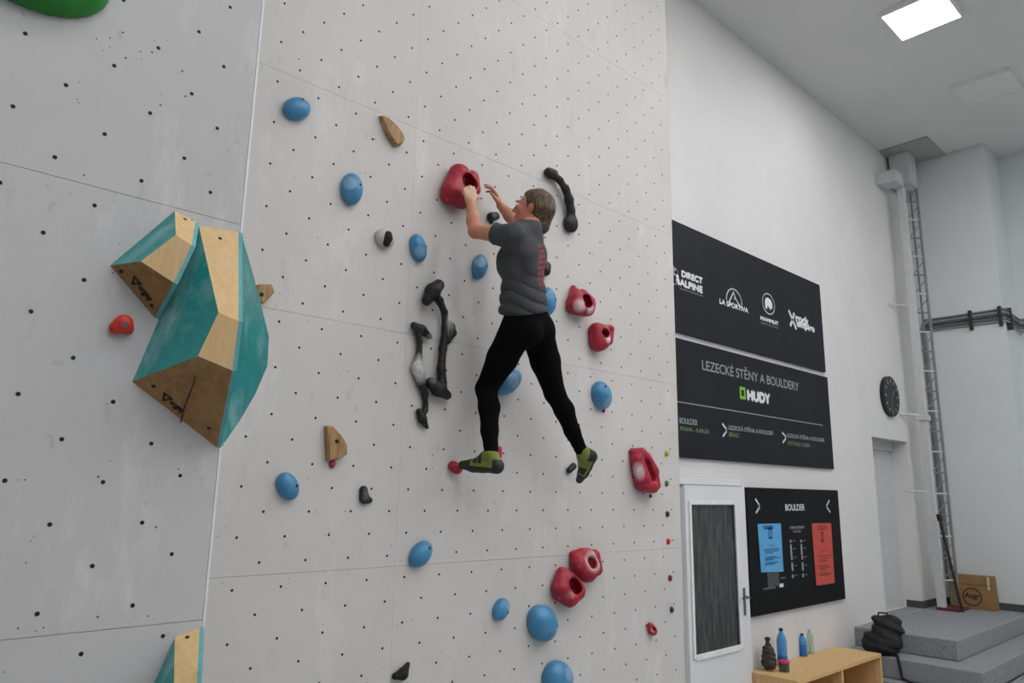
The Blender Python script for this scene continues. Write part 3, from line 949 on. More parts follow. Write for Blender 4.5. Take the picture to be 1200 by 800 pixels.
# tiny screw-on chips down the right end of the wall, and loose ones
for px_, c_, lab in (((4.6519, 3.2880, 2.2623), (198, 178, 40), 'tiny yellow chip, topmost at the right end of the climbing wall'),
                     ((4.6416, 3.2880, 2.0401), (40, 122, 84), 'tiny green chip at the right end, right of the long crimson jug'),
                     ((4.6420, 3.2880, 1.8158), (44, 62, 58), 'tiny dark green chip at the right end of the wall'),
                     ((4.6435, 3.2880, 1.6195), (206, 52, 60), 'tiny bright red chip at the right end of the wall'),
                     ((4.6525, 3.2880, 1.3597), (128, 26, 40), 'tiny dark red chip at the right end of the wall'),
                     ((4.6630, 3.2880, 1.1395), (40, 44, 110), 'tiny dark blue chip, lowest at the right end of the wall'),
                     ((1.8412, 3.2880, 2.0783), (200, 62, 118), 'tiny pink chip right below the wedge-shaped wooden hold'),
                     ((4.4428, 3.2920, 1.9443), (140, 50, 66), 'tiny dull red chip under the long crimson jug'),
                     ((3.9236, 3.2920, 2.5227), (150, 62, 76), 'tiny dull red chip under the blue hold right of the knees')):
    r_ = .018 if px_[1] < 3.2895 else .012
    p_ = Vector(px_)
    mt = hold_mat('chip_resin', c_, tuple(int(x*.85) for x in c_))
    n_ = 10
    mb = MB()
    rings = [(1, .0), (1, .35), (.75, .8), (.3, 1.0)]
    V = []
    for s_, w_ in rings:
        for k in range(n_):
            a = 2*math.pi*k/n_
            V.append((p_.x+r_*s_*math.cos(a)*.95, YM-.0003-w_*r_*1.2, p_.z+r_*s_*math.sin(a)*(1.15 if math.sin(a) > 0 else 1.3)))
    F = [(i*n_+k, (i+1)*n_+k, (i+1)*n_+(k+1) % n_, i*n_+(k+1) % n_) for i in range(3) for k in range(n_)] + [tuple(range(3*n_, 4*n_))[::-1], tuple(range(n_))]
    mb.add(V, F)
    o = mb.obj('foothold', mt, None, True)
    bm = bmesh.new(); bm.from_mesh(o.data); bmesh.ops.recalc_face_normals(bm, faces=bm.faces); bm.to_mesh(o.data); bm.free()
    tag(o, lab, 'climbing hold', 'tiny screw-on chips')

# ------------------------------------------------------------------ the climber
def A3(*v):
    return np.array(v, float)
def nz(v):
    return v/np.linalg.norm(v)
J = dict(hipL=A3(2.746, 2.927, 2.862), hipR=A3(2.915, 2.955, 2.890), kneeL=A3(2.719, 3.158, 2.535), ankL=A3(2.657, 3.032, 2.160),
         kneeR=A3(3.147, 3.025, 2.542), ankR=A3(3.386, 3.029, 2.216), shL=A3(2.541, 2.766, 3.312), shR=A3(2.815, 2.893, 3.410),
         neck=A3(2.690, 2.800, 3.400), head=A3(*(2.7660, 2.8420, 3.5522)), elbL=A3(*(2.4780, 3.0050, 3.3862)), wrL=A3(*(2.5029, 3.0850, 3.5905)),
         hanL=A3(*(2.5025, 3.1000, 3.6794)), elbR=A3(*(2.8630, 3.0900, 3.5759)), wrR=A3(*(2.8006, 3.1600, 3.6778)), hanR=A3(*(2.7752, 3.1650, 3.7388)),
         heelL=A3(*(2.6683, 2.9950, 2.0865)), toeL=A3(*(2.5973, 3.2050, 2.0987)), heelR=A3(*(3.4840, 3.0300, 2.1785)), toeR=A3(*(3.5228, 3.1650, 2.0387)))
SM, PM = (J['shL']+J['shR'])/2, (J['hipL']+J['hipR'])/2
tT = nz(SM-PM); tS = nz(J['shR']-J['shL']); tF = nz(np.cross(tT, tS)); tS = nz(np.cross(tF, tT))
RT = np.stack([tS, tF, tT])
hS = nz(J['hipR']-J['hipL']); hF = nz(np.cross(A3(0, 0, 1), hS)); hT = np.cross(hS, hF)
RH = np.stack([hS, hF, hT])
def tor(t, s=0, f=0):
    return PM+(SM-PM)*t+tS*s+tF*f
torso = [('e', tor(.70, 0, .012), (.138, .104, .20), RT), ('e', tor(.88, 0, 0), (.15, .082, .10), RT),
         ('e', tor(.38), (.118, .090, .17), RT), ('e', tor(.72, -.06, .082), (.056, .052, .062), RT), ('e', tor(.72, .06, .082), (.056, .052, .062), RT),
         ('c', J['shL']+tT*.01, J['neck'], .052, .05), ('c', J['shR']+tT*.0, J['neck'], .052, .05),
         ('e', tor(.80, -.07, -.055), (.07, .04, .09), RT), ('e', tor(.80, .07, -.055), (.07, .04, .09), RT)]
pelvis = [('e', PM+hT*.045, (.150, .108, .12), RH), ('e', J['hipL']-hF*.045-hT*.02+hS*.014, (.088, .084, .095), RH),
          ('e', J['hipR']-hF*.040-hT*.02-hS*.016, (.084, .082, .095), RH)]
def leg(h, k, a, s):
    """thigh, knee, calf, ankle with a calf bulge towards the back of the shank"""
    d = nz(a-k); th = nz(k-h)
    back = nz(-(nz(k-h)+nz(k-a))) if np.linalg.norm(nz(k-h)+nz(k-a)) > .2 else A3(0, -1, 0)
    c1 = k+(a-k)*.30+back*.014
    return [('c', h+th*.02, h+(k-h)*.5, .094+s, .083+s), ('c', h+(k-h)*.5, k, .083+s, .058+s), ('c', k, c1, .056+s, .055+s), ('c', c1, k+(a-k)*.66, .055+s, .043+s),
            ('c', k+(a-k)*.66, a, .043+s, .034+s)]
legL = leg(J['hipL'], J['kneeL'], J['ankL'], 0)
legR = leg(J['hipR'], J['kneeR'], J['ankR'], 0)
def arm(s, e, w):
    return [('c', s, s+(e-s)*.45, .052, .046), ('c', s+(e-s)*.45, e, .046, .038), ('c', e, e+(w-e)*.35, .038, .0395), ('c', e+(w-e)*.35, w, .0395, .0255)]
armL = arm(J['shL'], J['elbL'], J['wrL']); armR = arm(J['shR'], J['elbR'], J['wrR'])

def hand(w, p, n, left, curls, spread=.0, thumb=(.5, .55), sc=1.0):
    """palm and five fingers: p wrist to knuckles, n out of the back of the hand; curls = per finger joint angles"""
    p = nz(p); n = nz(n-p*np.dot(n, p))
    s = np.cross(p, n) if left else np.cross(n, p)        # towards the thumb
    pr = []
    lens = [(.042, .025, .020), (.046, .028, .021), (.043, .026, .020), (.034, .020, .018)]
    for i in range(4):
        off = (.030-.0195*i)*sc
        k = w+p*(.082-.004*abs(i-1))*sc+s*off
        pr.append(('c', w+s*off*.55+p*.008, k, .0155*sc, .0118*sc, .012))
        d = nz(p+s*spread*(1.5-i)); q = k; r0 = .0102*sc
        ang = 0
        for j in range(3):
            ang += curls[i][j]
            dd = d*math.cos(ang)-n*math.sin(ang)
            e = q+dd*lens[i][j]*sc
            r1 = r0*.9
            pr.append(('c', q, e, r0, r1, .004))
            q, r0 = e, r1
    t0 = w+p*.022*sc+s*.020*sc-n*.006
    t1 = t0+(p*.55+s*.75-n*.25)*.040*sc
    t2 = t1+(p*(.9-thumb[1]*.3)+s*(.5-thumb[0])-n*(.1+thumb[0]*.6))*.030*sc
    t3 = t2+(p*(.9-thumb[1])+s*(.2-thumb[0])-n*(.1+thumb[0]))*.024*sc
    pr += [('c', t0, t1, .0165*sc, .0125*sc, .010), ('c', t1, t2, .0120*sc, .0105*sc, .006), ('c', t2, t3, .0105*sc, .0085*sc, .004)]
    return pr
handL = hand(J['wrL'], J['hanL']-J['wrL'], A3(-.45, -.85, .12), True, [(.55, .95, .5), (.55, 1.0, .55), (.6, 1.05, .55), (.65, 1.05, .6)], 0, (.6, .4), .98)
handR = hand(J['wrR'], J['hanR']-J['wrR']+A3(-.012, 0, .01), A3(.62, -.62, .35), False, [(.25, .55, .45), (.20, .50, .35), (.25, .5, .3), (.4, .6, .35)], .10, (.25, .15), .95)

# head
hf = nz(A3(-.60, .75, .22)); hu = nz(A3(-.10, -.05, 1)-hf*np.dot(A3(-.10, -.05, 1), hf)); hr = np.cross(hf, hu)
RHd = np.stack([hr, hf, hu]); HS = 1.03
def hp(x, y, z):
    return J['head']+(hr*x+hf*y+hu*z)*HS
def he(x, y, z, a, b, c, k=.012):
    return ('e', hp(x, y, z), (a*HS, b*HS, c*HS), RHd, k)
headp = [he(0, -.012, .025, .073, .090, .086), he(0, .036, -.03, .057, .052, .075, .02), ('c', hp(0, .03, -.075), hp(0, .066, -.090), .040, .020, .02)]
for sx in (-1, 1):
    headp += [('c', hp(.046*sx, .002, -.045), hp(.018*sx, .058, -.086), .020, .017, .02), he(.036*sx, .060, -.02, .024, .020, .026, .012)]
headp += [('c', hp(-.032, .079, .024), hp(.032, .079, .024), .011, .011, .012), ('c', hp(0, .088, .010), hp(0, .104, -.024), .0075, .0105, .008),
          ('c', hp(-.010, .094, -.028), hp(.010, .094, -.028), .007, .007, .006),
          ('c', hp(-.018, .080, -.053), hp(.018, .080, -.053), .0075, .0075, .005), ('c', hp(-.015, .081, -.064), hp(.015, .081, -.064), .0075, .0075, .004)]
for sx in (-1, 1):
    headp += [he(.074*sx, -.006, -.008, .007, .017, .029, .006), ('c', hp(.079*sx, -.018, .012), hp(.079*sx, -.018, -.012), .005, .005, .004)]
neckp = [('c', J['neck']-tT*.02, hp(0, -.030, -.045), .056, .050, .025)]
ball_ = lambda h, t: h+(t-h)*.68
def foot(a, h, t, g):
    m = ball_(h, t)
    return [('c', h, h+(t-h)*.45+nz(a-h)*.006, .031+g, .031+g), ('c', h+(t-h)*.4, m, .031+g, .030+g), ('c', m, t, .030+g, .017+g), ('c', a, h+nz(a-h)*.01, .034+g, .032+g), ('c', a, h+(t-h)*.5+nz(a-h)*.012, .034+g, .028+g)]
feet = foot(J['ankL'], J['heelL'], J['toeL'], -.006)+foot(J['ankR'], J['heelR'], J['toeR'], -.006)

def skin_mat():
    k = NT('skin')
    col = k.mix(k.ramp(k.noise(18, 4), .3, .7), lin((198, 142, 112)), lin((186, 126, 98)))
    a = k.attr('flush')
    col = k.mix(k.mul(a, .55), col, lin((196, 104, 92)))
    b = k.attr('chalk')
    col = k.mix(k.mul(b, .5), col, lin((226, 208, 186)))
    k.b.inputs['Subsurface Weight'].default_value = .08
    k.b.inputs['Subsurface Radius'].default_value = (.01, .004, .002)
    return k.done(col, .5, .4)
m_skin = skin_mat()
per = thing('person', 'climber in grey t-shirt and black leggings hanging on the white wall, reaching up left', 'person', tuple(J['toeL']-A3(0, 0, .04)))
def f_body(P):
    d = union(P, torso+pelvis, .04)
    d = smin(d, union(P, legL, .022), .03); d = smin(d, union(P, legR, .022), .03)
    d = smin(d, union(P, armL, .018), .03); d = smin(d, union(P, armR, .018), .03)
    d = smin(d, union(P, feet, .012), .012)
    d = smin(d, union(P, handL, .008), .010); d = smin(d, union(P, handR, .008), .010)
    hd = union(P, headp, .012)
    for sx in (-1, 1):
        hd = smax(hd, -sd_ell(P, hp(.031*sx, .098, .006), (.015, .016, .009), RHd), .008)
    return smin(d, smin(hd, union(P, neckp, .02), .02), .02)
allp = np.array([J[k] for k in J])
blo, bhi = allp.min(0)-.16, allp.max(0)+.18
bhi[1] = 3.29
iso_obj('body', f_body, blo, bhi, .0042, m_skin, per,
        {'flush': lambda V: np.maximum.reduce([blob(V, hp(-.05, .05, -.03), .06, .8), blob(V, hp(.05, .05, -.03), .06, .8), blob(V, hp(-.08, 0, -.01), .04, .6), .7*blob(V, J['elbL'], .08, .8)]),
         'chalk': lambda V: np.maximum(blob(V, J['hanL'], .10, .5), .6*blob(V, J['hanR']+A3(-.02, 0, .05), .08, .5))}, 1)
m_eye = plain('eye_white', (225, 220, 212), .2); m_iris = plain('dark_iris', (50, 34, 24), .15)
for sx in (-1, 1):
    c = hp(.031*sx, .0775, .005)
    e = MB().lathe([(.0005, -.0105), (.0055, -.009), (.009, -.0055), (.0105, 0), (.009, .0055), (.0055, .009), (.0005, .0105)], tuple(c), 14).obj('eye', m_eye, per, True)
    MB().bar(c+hf*.0078, c+hf*.0112, .0056, 12, .0035).obj('iris', m_iris, e)
    a, b, c2 = hp(.016*sx, .096, .021), hp(.032*sx, .094, .025), hp(.048*sx, .082, .020)
    MB().tube([a, b, c2], [.0025, .0032, .002], 6).obj('eyebrow', plain('brow_brown', (70, 50, 36), .8), per, True)
lp = hold_mat('lip_rose', (176, 92, 84), (166, 84, 78))
MB().tube([hp(-.020, .083, -.058), hp(-.008, .0885, -.0565), hp(.008, .0885, -.0565), hp(.020, .083, -.058)], [.002, .0042, .0042, .002], 8).obj('lips', lp, per, True)

# t-shirt
def shirt_mat():
    k = NT('grey_marl_jersey')
    col = k.mix(k.ramp(k.noise(220, 3), .3, .7), lin((62, 64, 66)), lin((80, 82, 84)))
    a = k.attr('print')
    nn = k.ramp(k.noise(130, 2), .35, .5)
    col = k.mix(k.mul(k.mul(a, nn), .8), col, lin((168, 62, 68)))
    k.bump(k.noise(400, 2), .2, .002)
    return k.done(col, .85, .2)
hem = tor(.175)
slL, slR = J['shL']+(J['elbL']-J['shL'])*.46, J['shR']+(J['elbR']-J['shR'])*.46
def f_shirt(P):
    d = union(P, torso, .04)
    d = smin(d, union(P, [('e', tor(.30, 0, .022), (.128, .112, .16), RT), ('e', tor(.12, 0, .020), (.135, .122, .12), RT)], .04), .05)-.010
    q = P-hem.astype(np.float32)
    u, v, w = q@tS, q@tF, q@tT
    low = np.clip(1-w/.30, 0, 1)*np.clip(w/.02+.3, 0, 1)
    ph = 88*(w-.45*v+.25*u)+1.8*np.sin(15*v+11*u)
    d = d+.0075*low*(1.2-2.4*np.sqrt(np.abs(np.sin(ph*.5))+.02))
    d = d+.0045*np.sin(38*(w*.5-u*.6-v*.7)+2*np.sin(17*w))*np.clip((w-.18)/.1, 0, 1)
    for a, e in ((J['shL'], slL), (J['shR'], slR)):
        x = nz(e-a)
        sl = sd_cone(P, a, e+x*.03, .060, .064)+.0025*np.sin(70*((P-a.astype(np.float32))@tT)+40*((P-a.astype(np.float32))@x))
        sl = smax(sl, (P-e.astype(np.float32))@x.astype(np.float32), .006)
        d = smin(d, sl, .03)
        cut = (P-e.astype(np.float32))@x.astype(np.float32)
    d = smin(d, sd_cone(P, J['neck']-tT*.02, J['neck']+(J['head']-J['neck'])*.55, .072, .060), .03)
    d = smax(d, -(q@tT), .006)
    nk = J['neck']+tT*.050
    d = smax(d, ((P-nk.astype(np.float32))@nz(tT*.8+(J['head']-J['neck'])*1.5).astype(np.float32)), .01)
    return d
def f_print(V):
    q = V-PM
    s_, f_, t_ = q@tS, q@tF, q@tT/np.linalg.norm(SM-PM)
    st = (np.sin(t_*2*math.pi*17) > -.25)
    return ((np.abs(s_-.0) < .052) & (f_ < -.02) & (t_ > .44) & (t_ < .93) & st).astype(float)
iso_obj('t_shirt', f_shirt, np.minimum(J['shL'], PM)-.25, np.maximum(J['shR'], PM)+.22, .0045, shirt_mat(), per, {'print': f_print}, 1)

# leggings
def legging_mat():
    k = NT('black_stretch_fabric')
    k.bump(k.noise(60, 3), .15, .004)
    return k.done(lin((11, 11, 12)), .95, .08)
legL2, legR2 = leg(J['hipL'], J['kneeL'], J['ankL'], .0045), leg(J['hipR'], J['kneeR'], J['ankR'], .0045)
def f_legs(P):
    d = union(P, pelvis, .04)-.005
    d = smin(d, sd_ell(P, tor(.22), (.117, .094, .12), RT), .04)
    for L_, k, a in ((legL2, J['kneeL'], J['ankL']), (legR2, J['kneeR'], J['ankR'])):
        l = union(P, L_, .022)
        x = nz(a-k).astype(np.float32)
        l = smax(l, (P-(a+nz(a-k)*.016).astype(np.float32))@x, .003)
        l = l+.0014*np.sin(150*((P-a.astype(np.float32))@x))*np.clip(1-np.linalg.norm(P-a.astype(np.float32), axis=1)/.14, 0, 1)
        d = smin(d, l, .03)
    d = smax(d, (P-(hem+tT*.05).astype(np.float32))@tT.astype(np.float32), .004)
    return d
iso_obj('leggings', f_legs, np.minimum.reduce([J[k] for k in ('hipL', 'kneeL', 'ankL')])-.18, np.maximum.reduce([J[k] for k in ('hipR', 'kneeL', 'ankR')])+A3(.16, .14, .2), .0048, legging_mat(), per, None, 1)

# hair
def hair_mat():
    k = NT('brown_hair')
    c0 = k.n('ShaderNodeMapping'); c0.vector_type = 'POINT'
    k.l(k.co.outputs['Object'], c0.inputs['Vector'])
    c0.inputs['Rotation'].default_value = (.35, .55, .3)
    c0.inputs['Scale'].default_value = (90, 90, 9)
    n = k.noise(1.6, 5, c0.outputs[0], dist=.5)
    col = k.mix(k.ramp(n, .42, .74), lin((38, 27, 19)), lin((136, 106, 72)))
    k.bump(n, .5, .006)
    return k.done(col, .5, .4)
hairp = [he(0, -.022, .030, .084, .100, .093), ('c', hp(0, -.062, .0), hp(0, -.072, -.085), .068, .046, .03), ('c', hp(-.045, -.045, .0), hp(-.035, -.06, -.09), .042, .030, .02), ('c', hp(.045, -.045, .0), hp(.035, -.06, -.09), .042, .030, .02)]
def f_hair(P):
    d = union(P, hairp, .02)
    q = (P-J['head'].astype(np.float32))@RHd.T.astype(np.float32)/HS
    d = smax(d, q[:, 1]-.036-.42*q[:, 2]+.25*np.abs(q[:, 0]), .012)
    for sx in (-1, 1):
        d = smax(d, -sd_ell(P, hp(.088*sx, .004, -.016), (.030, .026, .034), RHd), .008)
    return d+.0024*np.sin(q[:, 0]*260+q[:, 1]*170+14*q[:, 2])*np.clip((.08-q[:, 2])*9, 0, 1)+.002*np.sin(q[:, 1]*90+q[:, 0]*60+20*q[:, 2])
iso_obj('hair', f_hair, J['head']-.19, J['head']+.17, .0042, hair_mat(), per, None, 1)

# climbing shoes
m_shoe = hold_mat('lime_green_shoe_upper', (122, 136, 46), (98, 112, 40), (60, 64, 40), .6, .2)
m_rub = plain('black_rubber', (24, 25, 26), .6)
for sd, a, h, t, ext in (('L', J['ankL'], J['heelL'], J['toeL'], 0), ('R', J['ankR'], J['heelR'], J['toeR'], 0)):
    x = nz(t-h); up = nz((a-h)-x*np.dot(a-h, x)); lat = np.cross(x, up); Ln = np.linalg.norm(t-h)
    fp = foot(a, h, t, .004)
    def f_up(P, fp=fp, a=a, up=up):
        d = union(P, fp, .012)
        return smax(d, (P-(a+up*.012).astype(np.float32))@up.astype(np.float32), .004)
    lo, hi = np.minimum.reduce([a, h, t])-.08, np.maximum.reduce([a, h, t])+.08
    sh = iso_obj('climbing_shoe', f_up, lo, hi, .004, m_shoe, per, None, 1)
    def f_rub(P, fp=fp, h=h, x=x, up=up, Ln=Ln):
        d = union(P, fp, .012)-.0028
        q = P-h.astype(np.float32)
        u, v = q@x.astype(np.float32), q@up.astype(np.float32)
        reg = np.minimum(v+.008-.010*np.clip(u/Ln, 0, 1), np.minimum(.70*Ln-u, np.maximum(u-.012, v-.040)))
        return smax(d, reg, .003)
    iso_obj('rubber_sole', f_rub, lo, hi, .004, m_rub, sh, None, 1)
    for q0 in (.40, .55):
        def f_st(P, fp=fp, h=h, x=x, up=up, Ln=Ln, q0=q0):
            d = np.abs(union(P, fp, .012)-.002)-.0022
            q = P-h.astype(np.float32)
            u, v = q@x.astype(np.float32), q@up.astype(np.float32)
            return smax(smax(d, np.abs(u-q0*Ln-.15*v)-.014, .002), .012-v, .002)
        iso_obj('strap', f_st, lo, hi, .004, m_rub, sh, None, 1)

# ------------------------------------------------------------------ signs on the long wall
m_sign = plain('anthracite_sign', (30, 34, 40), .6, (26, 29, 34), 3, spec=.2)
m_sign2 = plain('dark_slate_sign', (27, 31, 37), .6, (23, 26, 31), 3, spec=.2)
m_board = plain('black_board', (15, 17, 18), .6, (12, 13, 14), 4, spec=.15)
m_wp = plain('white_print', (222, 224, 226), .6)
m_gp = plain('grey_print', (150, 152, 154), .6)
m_dp = plain('dim_grey_print', (88, 91, 94), .6)
m_lime = plain('lime_print', (122, 182, 44), .6)
m_greenp = plain('dull_green_print', (108, 128, 92), .6)
UX, UZ = (1, 0, 0), (0, 0, 1)
def wu(x, z):            # wall coordinates
    return x, z
def sign(name, label, x0, x1, z0, z1, th, mat, cat='sign'):
    t = thing(name, label, cat, (x0, YW, z0))
    MB().box(x0, x1, YW-th, YW-.001, z0, z1).obj('panel', mat, t, bevel=.003)
    return t
def T_(t, s, bl, br, tl, mat, bold=0):
    return lettering(s, bl, UX, UZ, br[0]-bl[0], tl[2]-bl[2], mat, t, .001, 'lettering', bold)

YS = YW-.03
s1 = sign('sponsor_sign', 'upper dark banner with four white sponsor logos on the long wall', 4.95, 8.14, 3.345, 4.37, .03, m_sign)
o = (5.2183, 3.5700, 3.8520)
strokes('logo', line_poly([(-.085, -.035), (-.005, .07), (.04, .035), (.075, -.055)], .042) + line_poly([(-.05, -.105), (.015, -.06), (.02, -.02), (-.025, .015)], .042), (o[0]-.005, YS, o[2]), UX, UZ, m_wp, s1, .001)
T_(s1, 'DIRECT', (5.3426, 3.5700, 3.8650), (5.6693, 3.5700, 3.8648), (5.3324, 3.5700, 3.9198), m_wp, .006)
T_(s1, 'ALPINE', (5.3090, 3.5700, 3.7773), (5.6639, 3.5700, 3.7822), (5.3304, 3.5700, 3.8346), m_wp, .006)
T_(s1, 'TECHNICAL MOUNTAIN WEAR', (5.2966, 3.5700, 3.7395), (5.6685, 3.5700, 3.7466), (5.2975, 3.5700, 3.7561), m_gp)
al, ar, at_ = (6.0778, 3.5700, 3.7903), (6.3587, 3.5700, 3.8075), (6.1986, 3.5700, 3.9459)
R_ = (ar[0]-al[0])/2; hh_ = at_[2]-al[2]-.03
arc = [(R_*math.cos(t), .01+hh_*math.sin(t)) for t in np.linspace(math.pi, 0, 16)]
strokes('logo', line_poly(arc, .015) + line_poly([(-.62*R_, .0), (-.05*R_, .82*hh_), (.25*R_, .3*hh_), (.8*R_, -.02)], .016) + line_poly([(.05*R_, .35*hh_), (.35*R_, .30*hh_), (.45*R_, .02)], .014), ((al[0]+ar[0])/2, YS, al[2]), UX, UZ, m_wp, s1, .001)
T_(s1, 'LA SPORTIVA', (5.9547, 3.5700, 3.7339), (6.4736, 3.5700, 3.7376), (5.9552, 3.5700, 3.7799), m_wp, .0035)
c_, l_, t_ = (6.8979, 3.5700, 3.9074), (6.7730, 3.5700, 3.9017), (6.8824, 3.5700, 4.0232)
rx_, rz_ = c_[0]-l_[0], (t_[2]-c_[2])*.93
ring = [(rx_*math.cos(t), rz_*math.sin(t)) for t in np.linspace(0, 2*math.pi, 29)[:-1]]
blob_ = [(-.56*rx_, -.50*rz_), (-.62*rx_, .1*rz_), (-.42*rx_, .52*rz_), (.0, .62*rz_), (.45*rx_, .45*rz_), (.62*rx_, .05*rz_), (.62*rx_, -.42*rz_), (.40*rx_, -.30*rz_), (.26*rx_, -.62*rz_), (.0, -.30*rz_), (-.26*rx_, -.25*rz_), (-.30*rx_, -.60*rz_)]
strokes('logo', line_poly(ring, .016, True) + [blob_], (c_[0], YS, c_[2]), UX, UZ, m_wp, s1, .001)
T_(s1, 'MAMMUT', (6.7150, 3.5700, 3.7119), (7.0794, 3.5700, 3.7206), (6.7184, 3.5700, 3.7446), m_wp, .006)
T_(s1, 'ABSOLUTE ALPINE', (6.7106, 3.5700, 3.6704), (7.0738, 3.5700, 3.6739), (6.7125, 3.5700, 3.6884), m_gp)
o = (7.3577, 3.5700, 3.7678)
strokes('logo', line_poly([(-.015, .14), (.05, .06), (.115, -.02)], .036) + line_poly([(.09, .13), (.05, .06), (.0, -.005)], .036), (o[0], YS, o[2]), UX, UZ, m_wp, s1, .001)
T_(s1, 'rock', (7.4870, 3.5700, 3.8240), (7.7833, 3.5700, 3.8352), (7.4907, 3.5700, 3.9106), m_wp, .009)
T_(s1, 'empire', (7.5011, 3.5700, 3.7541), (7.9168, 3.5700, 3.7545), (7.5279, 3.5700, 3.8369), m_wp, .008)

s2 = sign('info_sign', 'lower dark banner listing climbing halls, with a lime green logo', 4.95, 8.17, 2.265, 3.29, .03, m_sign2)
T_(s2, 'LEZECKÉ STĚNY A BOULDERY', (5.6158, 3.5700, 3.0567), (7.4485, 3.5700, 3.0761), (5.6100, 3.5700, 3.1763), m_gp, .0015)
gl, gr, gt = (6.2406, 3.5700, 2.8572), (6.3465, 3.5700, 2.8594), (6.2483, 3.5700, 2.9753)
gw, gh, e_ = gr[0]-gl[0], gt[2]-gl[2], .03
strokes('logo', [[(0, 0), (gw, 0), (gw, e_), (0, e_)], [(0, gh-e_), (gw, gh-e_), (gw, gh), (0, gh)], [(0, e_), (e_, e_), (e_, gh-e_), (0, gh-e_)], [(gw-e_, e_), (gw, e_), (gw, gh-e_), (gw-e_, gh-e_)]], (gl[0], YS, gl[2]), UX, UZ, m_lime, s2, .001)
T_(s2, 'HUDY', (6.3847, 3.5700, 2.8631), (6.8117, 3.5700, 2.8568), (6.3931, 3.5700, 2.9514), m_wp, .012)
la, lb = (5.1686, 3.5700, 2.7272), (7.9591, 3.5700, 2.7339)
strokes('line', [[(0, 0), (lb[0]-la[0], 0), (lb[0]-la[0], .009), (0, .009)]], (la[0], YS, la[2]), UX, UZ, m_gp, s2, .001)
def chev(t, top, tip, bot, y, mat, w=.02):
    return strokes('chevron', line_poly([(0, top[2]-tip[2]), (tip[0]-top[0], .012), (tip[0]-top[0], -.012), (0, bot[2]-tip[2])], w), (top[0], y, tip[2]), UX, UZ, mat, t, .001)
chev(s2, (5.1493, 3.5700, 2.5844), (5.1890, 3.5700, 2.5445), (5.1454, 3.5700, 2.5056), YS, m_wp, .02)
chev(s2, (5.9180, 3.5700, 2.5915), (5.9716, 3.5700, 2.5411), (5.9241, 3.5700, 2.4877), YS, m_wp, .02)
chev(s2, (7.0347, 3.5700, 2.5884), (7.0900, 3.5700, 2.5455), (7.0338, 3.5700, 2.4941), YS, m_wp, .02)
T_(s2, 'BOULDER', (5.2389, 3.5700, 2.5511), (5.5076, 3.5700, 2.5462), (5.2414, 3.5700, 2.5990), m_gp, .0015)
T_(s2, 'PRAHA - KARLÍN', (5.2431, 3.5700, 2.4910), (5.6862, 3.5700, 2.4883), (5.2454, 3.5700, 2.5343), m_greenp, .001)
T_(s2, 'LEZECKÁ STĚNA A BOULDER', (6.0162, 3.5700, 2.5519), (6.8385, 3.5700, 2.5501), (6.0204, 3.5700, 2.6022), m_gp, .0015)
T_(s2, 'BRNO', (6.0166, 3.5700, 2.4866), (6.1890, 3.5700, 2.4880), (6.0200, 3.5700, 2.5273), m_greenp, .001)
T_(s2, 'LEZECKÁ STĚNA A BOULDER', (7.1194, 3.5700, 2.5508), (7.9724, 3.5700, 2.5539), (7.1257, 3.5700, 2.6014), m_gp, .0015)
T_(s2, 'ÚSTÍ NAD LABEM', (7.1277, 3.5700, 2.4737), (7.6177, 3.5700, 2.4829), (7.1336, 3.5700, 2.5206), m_greenp, .001)

YB = YW-.04
s3 = sign('route_board', 'black board headed BOULDER with two posters, beside the white door', 6.25, 8.20, .90, 2.036, .04, m_board, 'notice board')
T_(s3, 'BOULDER', (6.9822, 3.5600, 1.8238), (7.3862, 3.5600, 1.8274), (6.9898, 3.5600, 1.8845), m_wp, .0015)
chev(s3, (6.4174, 3.5600, 1.9272), (6.4769, 3.5600, 1.8649), (6.4133, 3.5600, 1.8106), YB, m_wp, .02)
chev(s3, (7.9630, 3.5600, 1.9229), (7.9021, 3.5600, 1.8647), (7.9440, 3.5600, 1.8067), YB, m_wp, .02)
def poster(label, pts, mat, ink):
    P = [Vector(p_) for p_ in pts]                       # lower left, lower right, upper right, upper left
    c = sum(P, Vector())/4
    t = thing('poster', label, 'poster', tuple(c))
    Q = [p_+Vector((0, -.002, 0)) for p_ in P]
    mesh_obj('sheet', [tuple(v) for v in P+Q], [(0, 1, 2, 3), (7, 6, 5, 4), (0, 4, 5, 1), (1, 5, 6, 2), (2, 6, 7, 3), (3, 7, 4, 0)], mat, t)
    x0, x1, z0, z1 = P[0].x, P[1].x, P[0].z, P[3].z
    w_, h_ = x1-x0, z1-z0
    y = P[0].y-.002
    X = lambda u: x0+.04*w_+u*w_*.92
    Z = lambda v: z0+v*h_
    strokes('print', line_poly([(0, 0), (.045, 0), (.045, .085), (0, .085)], .020, True), (X(.42), y, Z(.70)), UX, UZ, ink, t, .0012)
    lettering('BOULDER', (X(.32), y, Z(.52)), UX, UZ, X(.68)-X(.32), Z(.555)-Z(.52), ink, t, .001)
    rows = [[(X(.14)+rnd.uniform(0, .05)-x0, Z(v)-z0), (X(rnd.uniform(.55, .9))-x0, Z(v)-z0)] for v in (.95, .92, .89, .46, .42, .38, .30, .27, .24, .18, .15)]
    strokes('print', [q_ for r0 in rows for q_ in line_poly(r0, .010)], (x0, y, z0), UX, UZ, ink, t, .0012)
    return t
m_pb = plain('light_blue_paper', (92, 168, 216), .7, (80, 150, 198), 9)
m_pr = plain('brick_red_paper', (196, 78, 66), .7, (178, 66, 56), 9)
poster('light blue poster on the left of the black board', [(6.4454, 3.5580, 1.2717), (6.8653, 3.5580, 1.2560), (6.8657, 3.5580, 1.7034), (6.4238, 3.5580, 1.7047)], m_pb, plain('blue_ink', (40, 92, 140), .7))
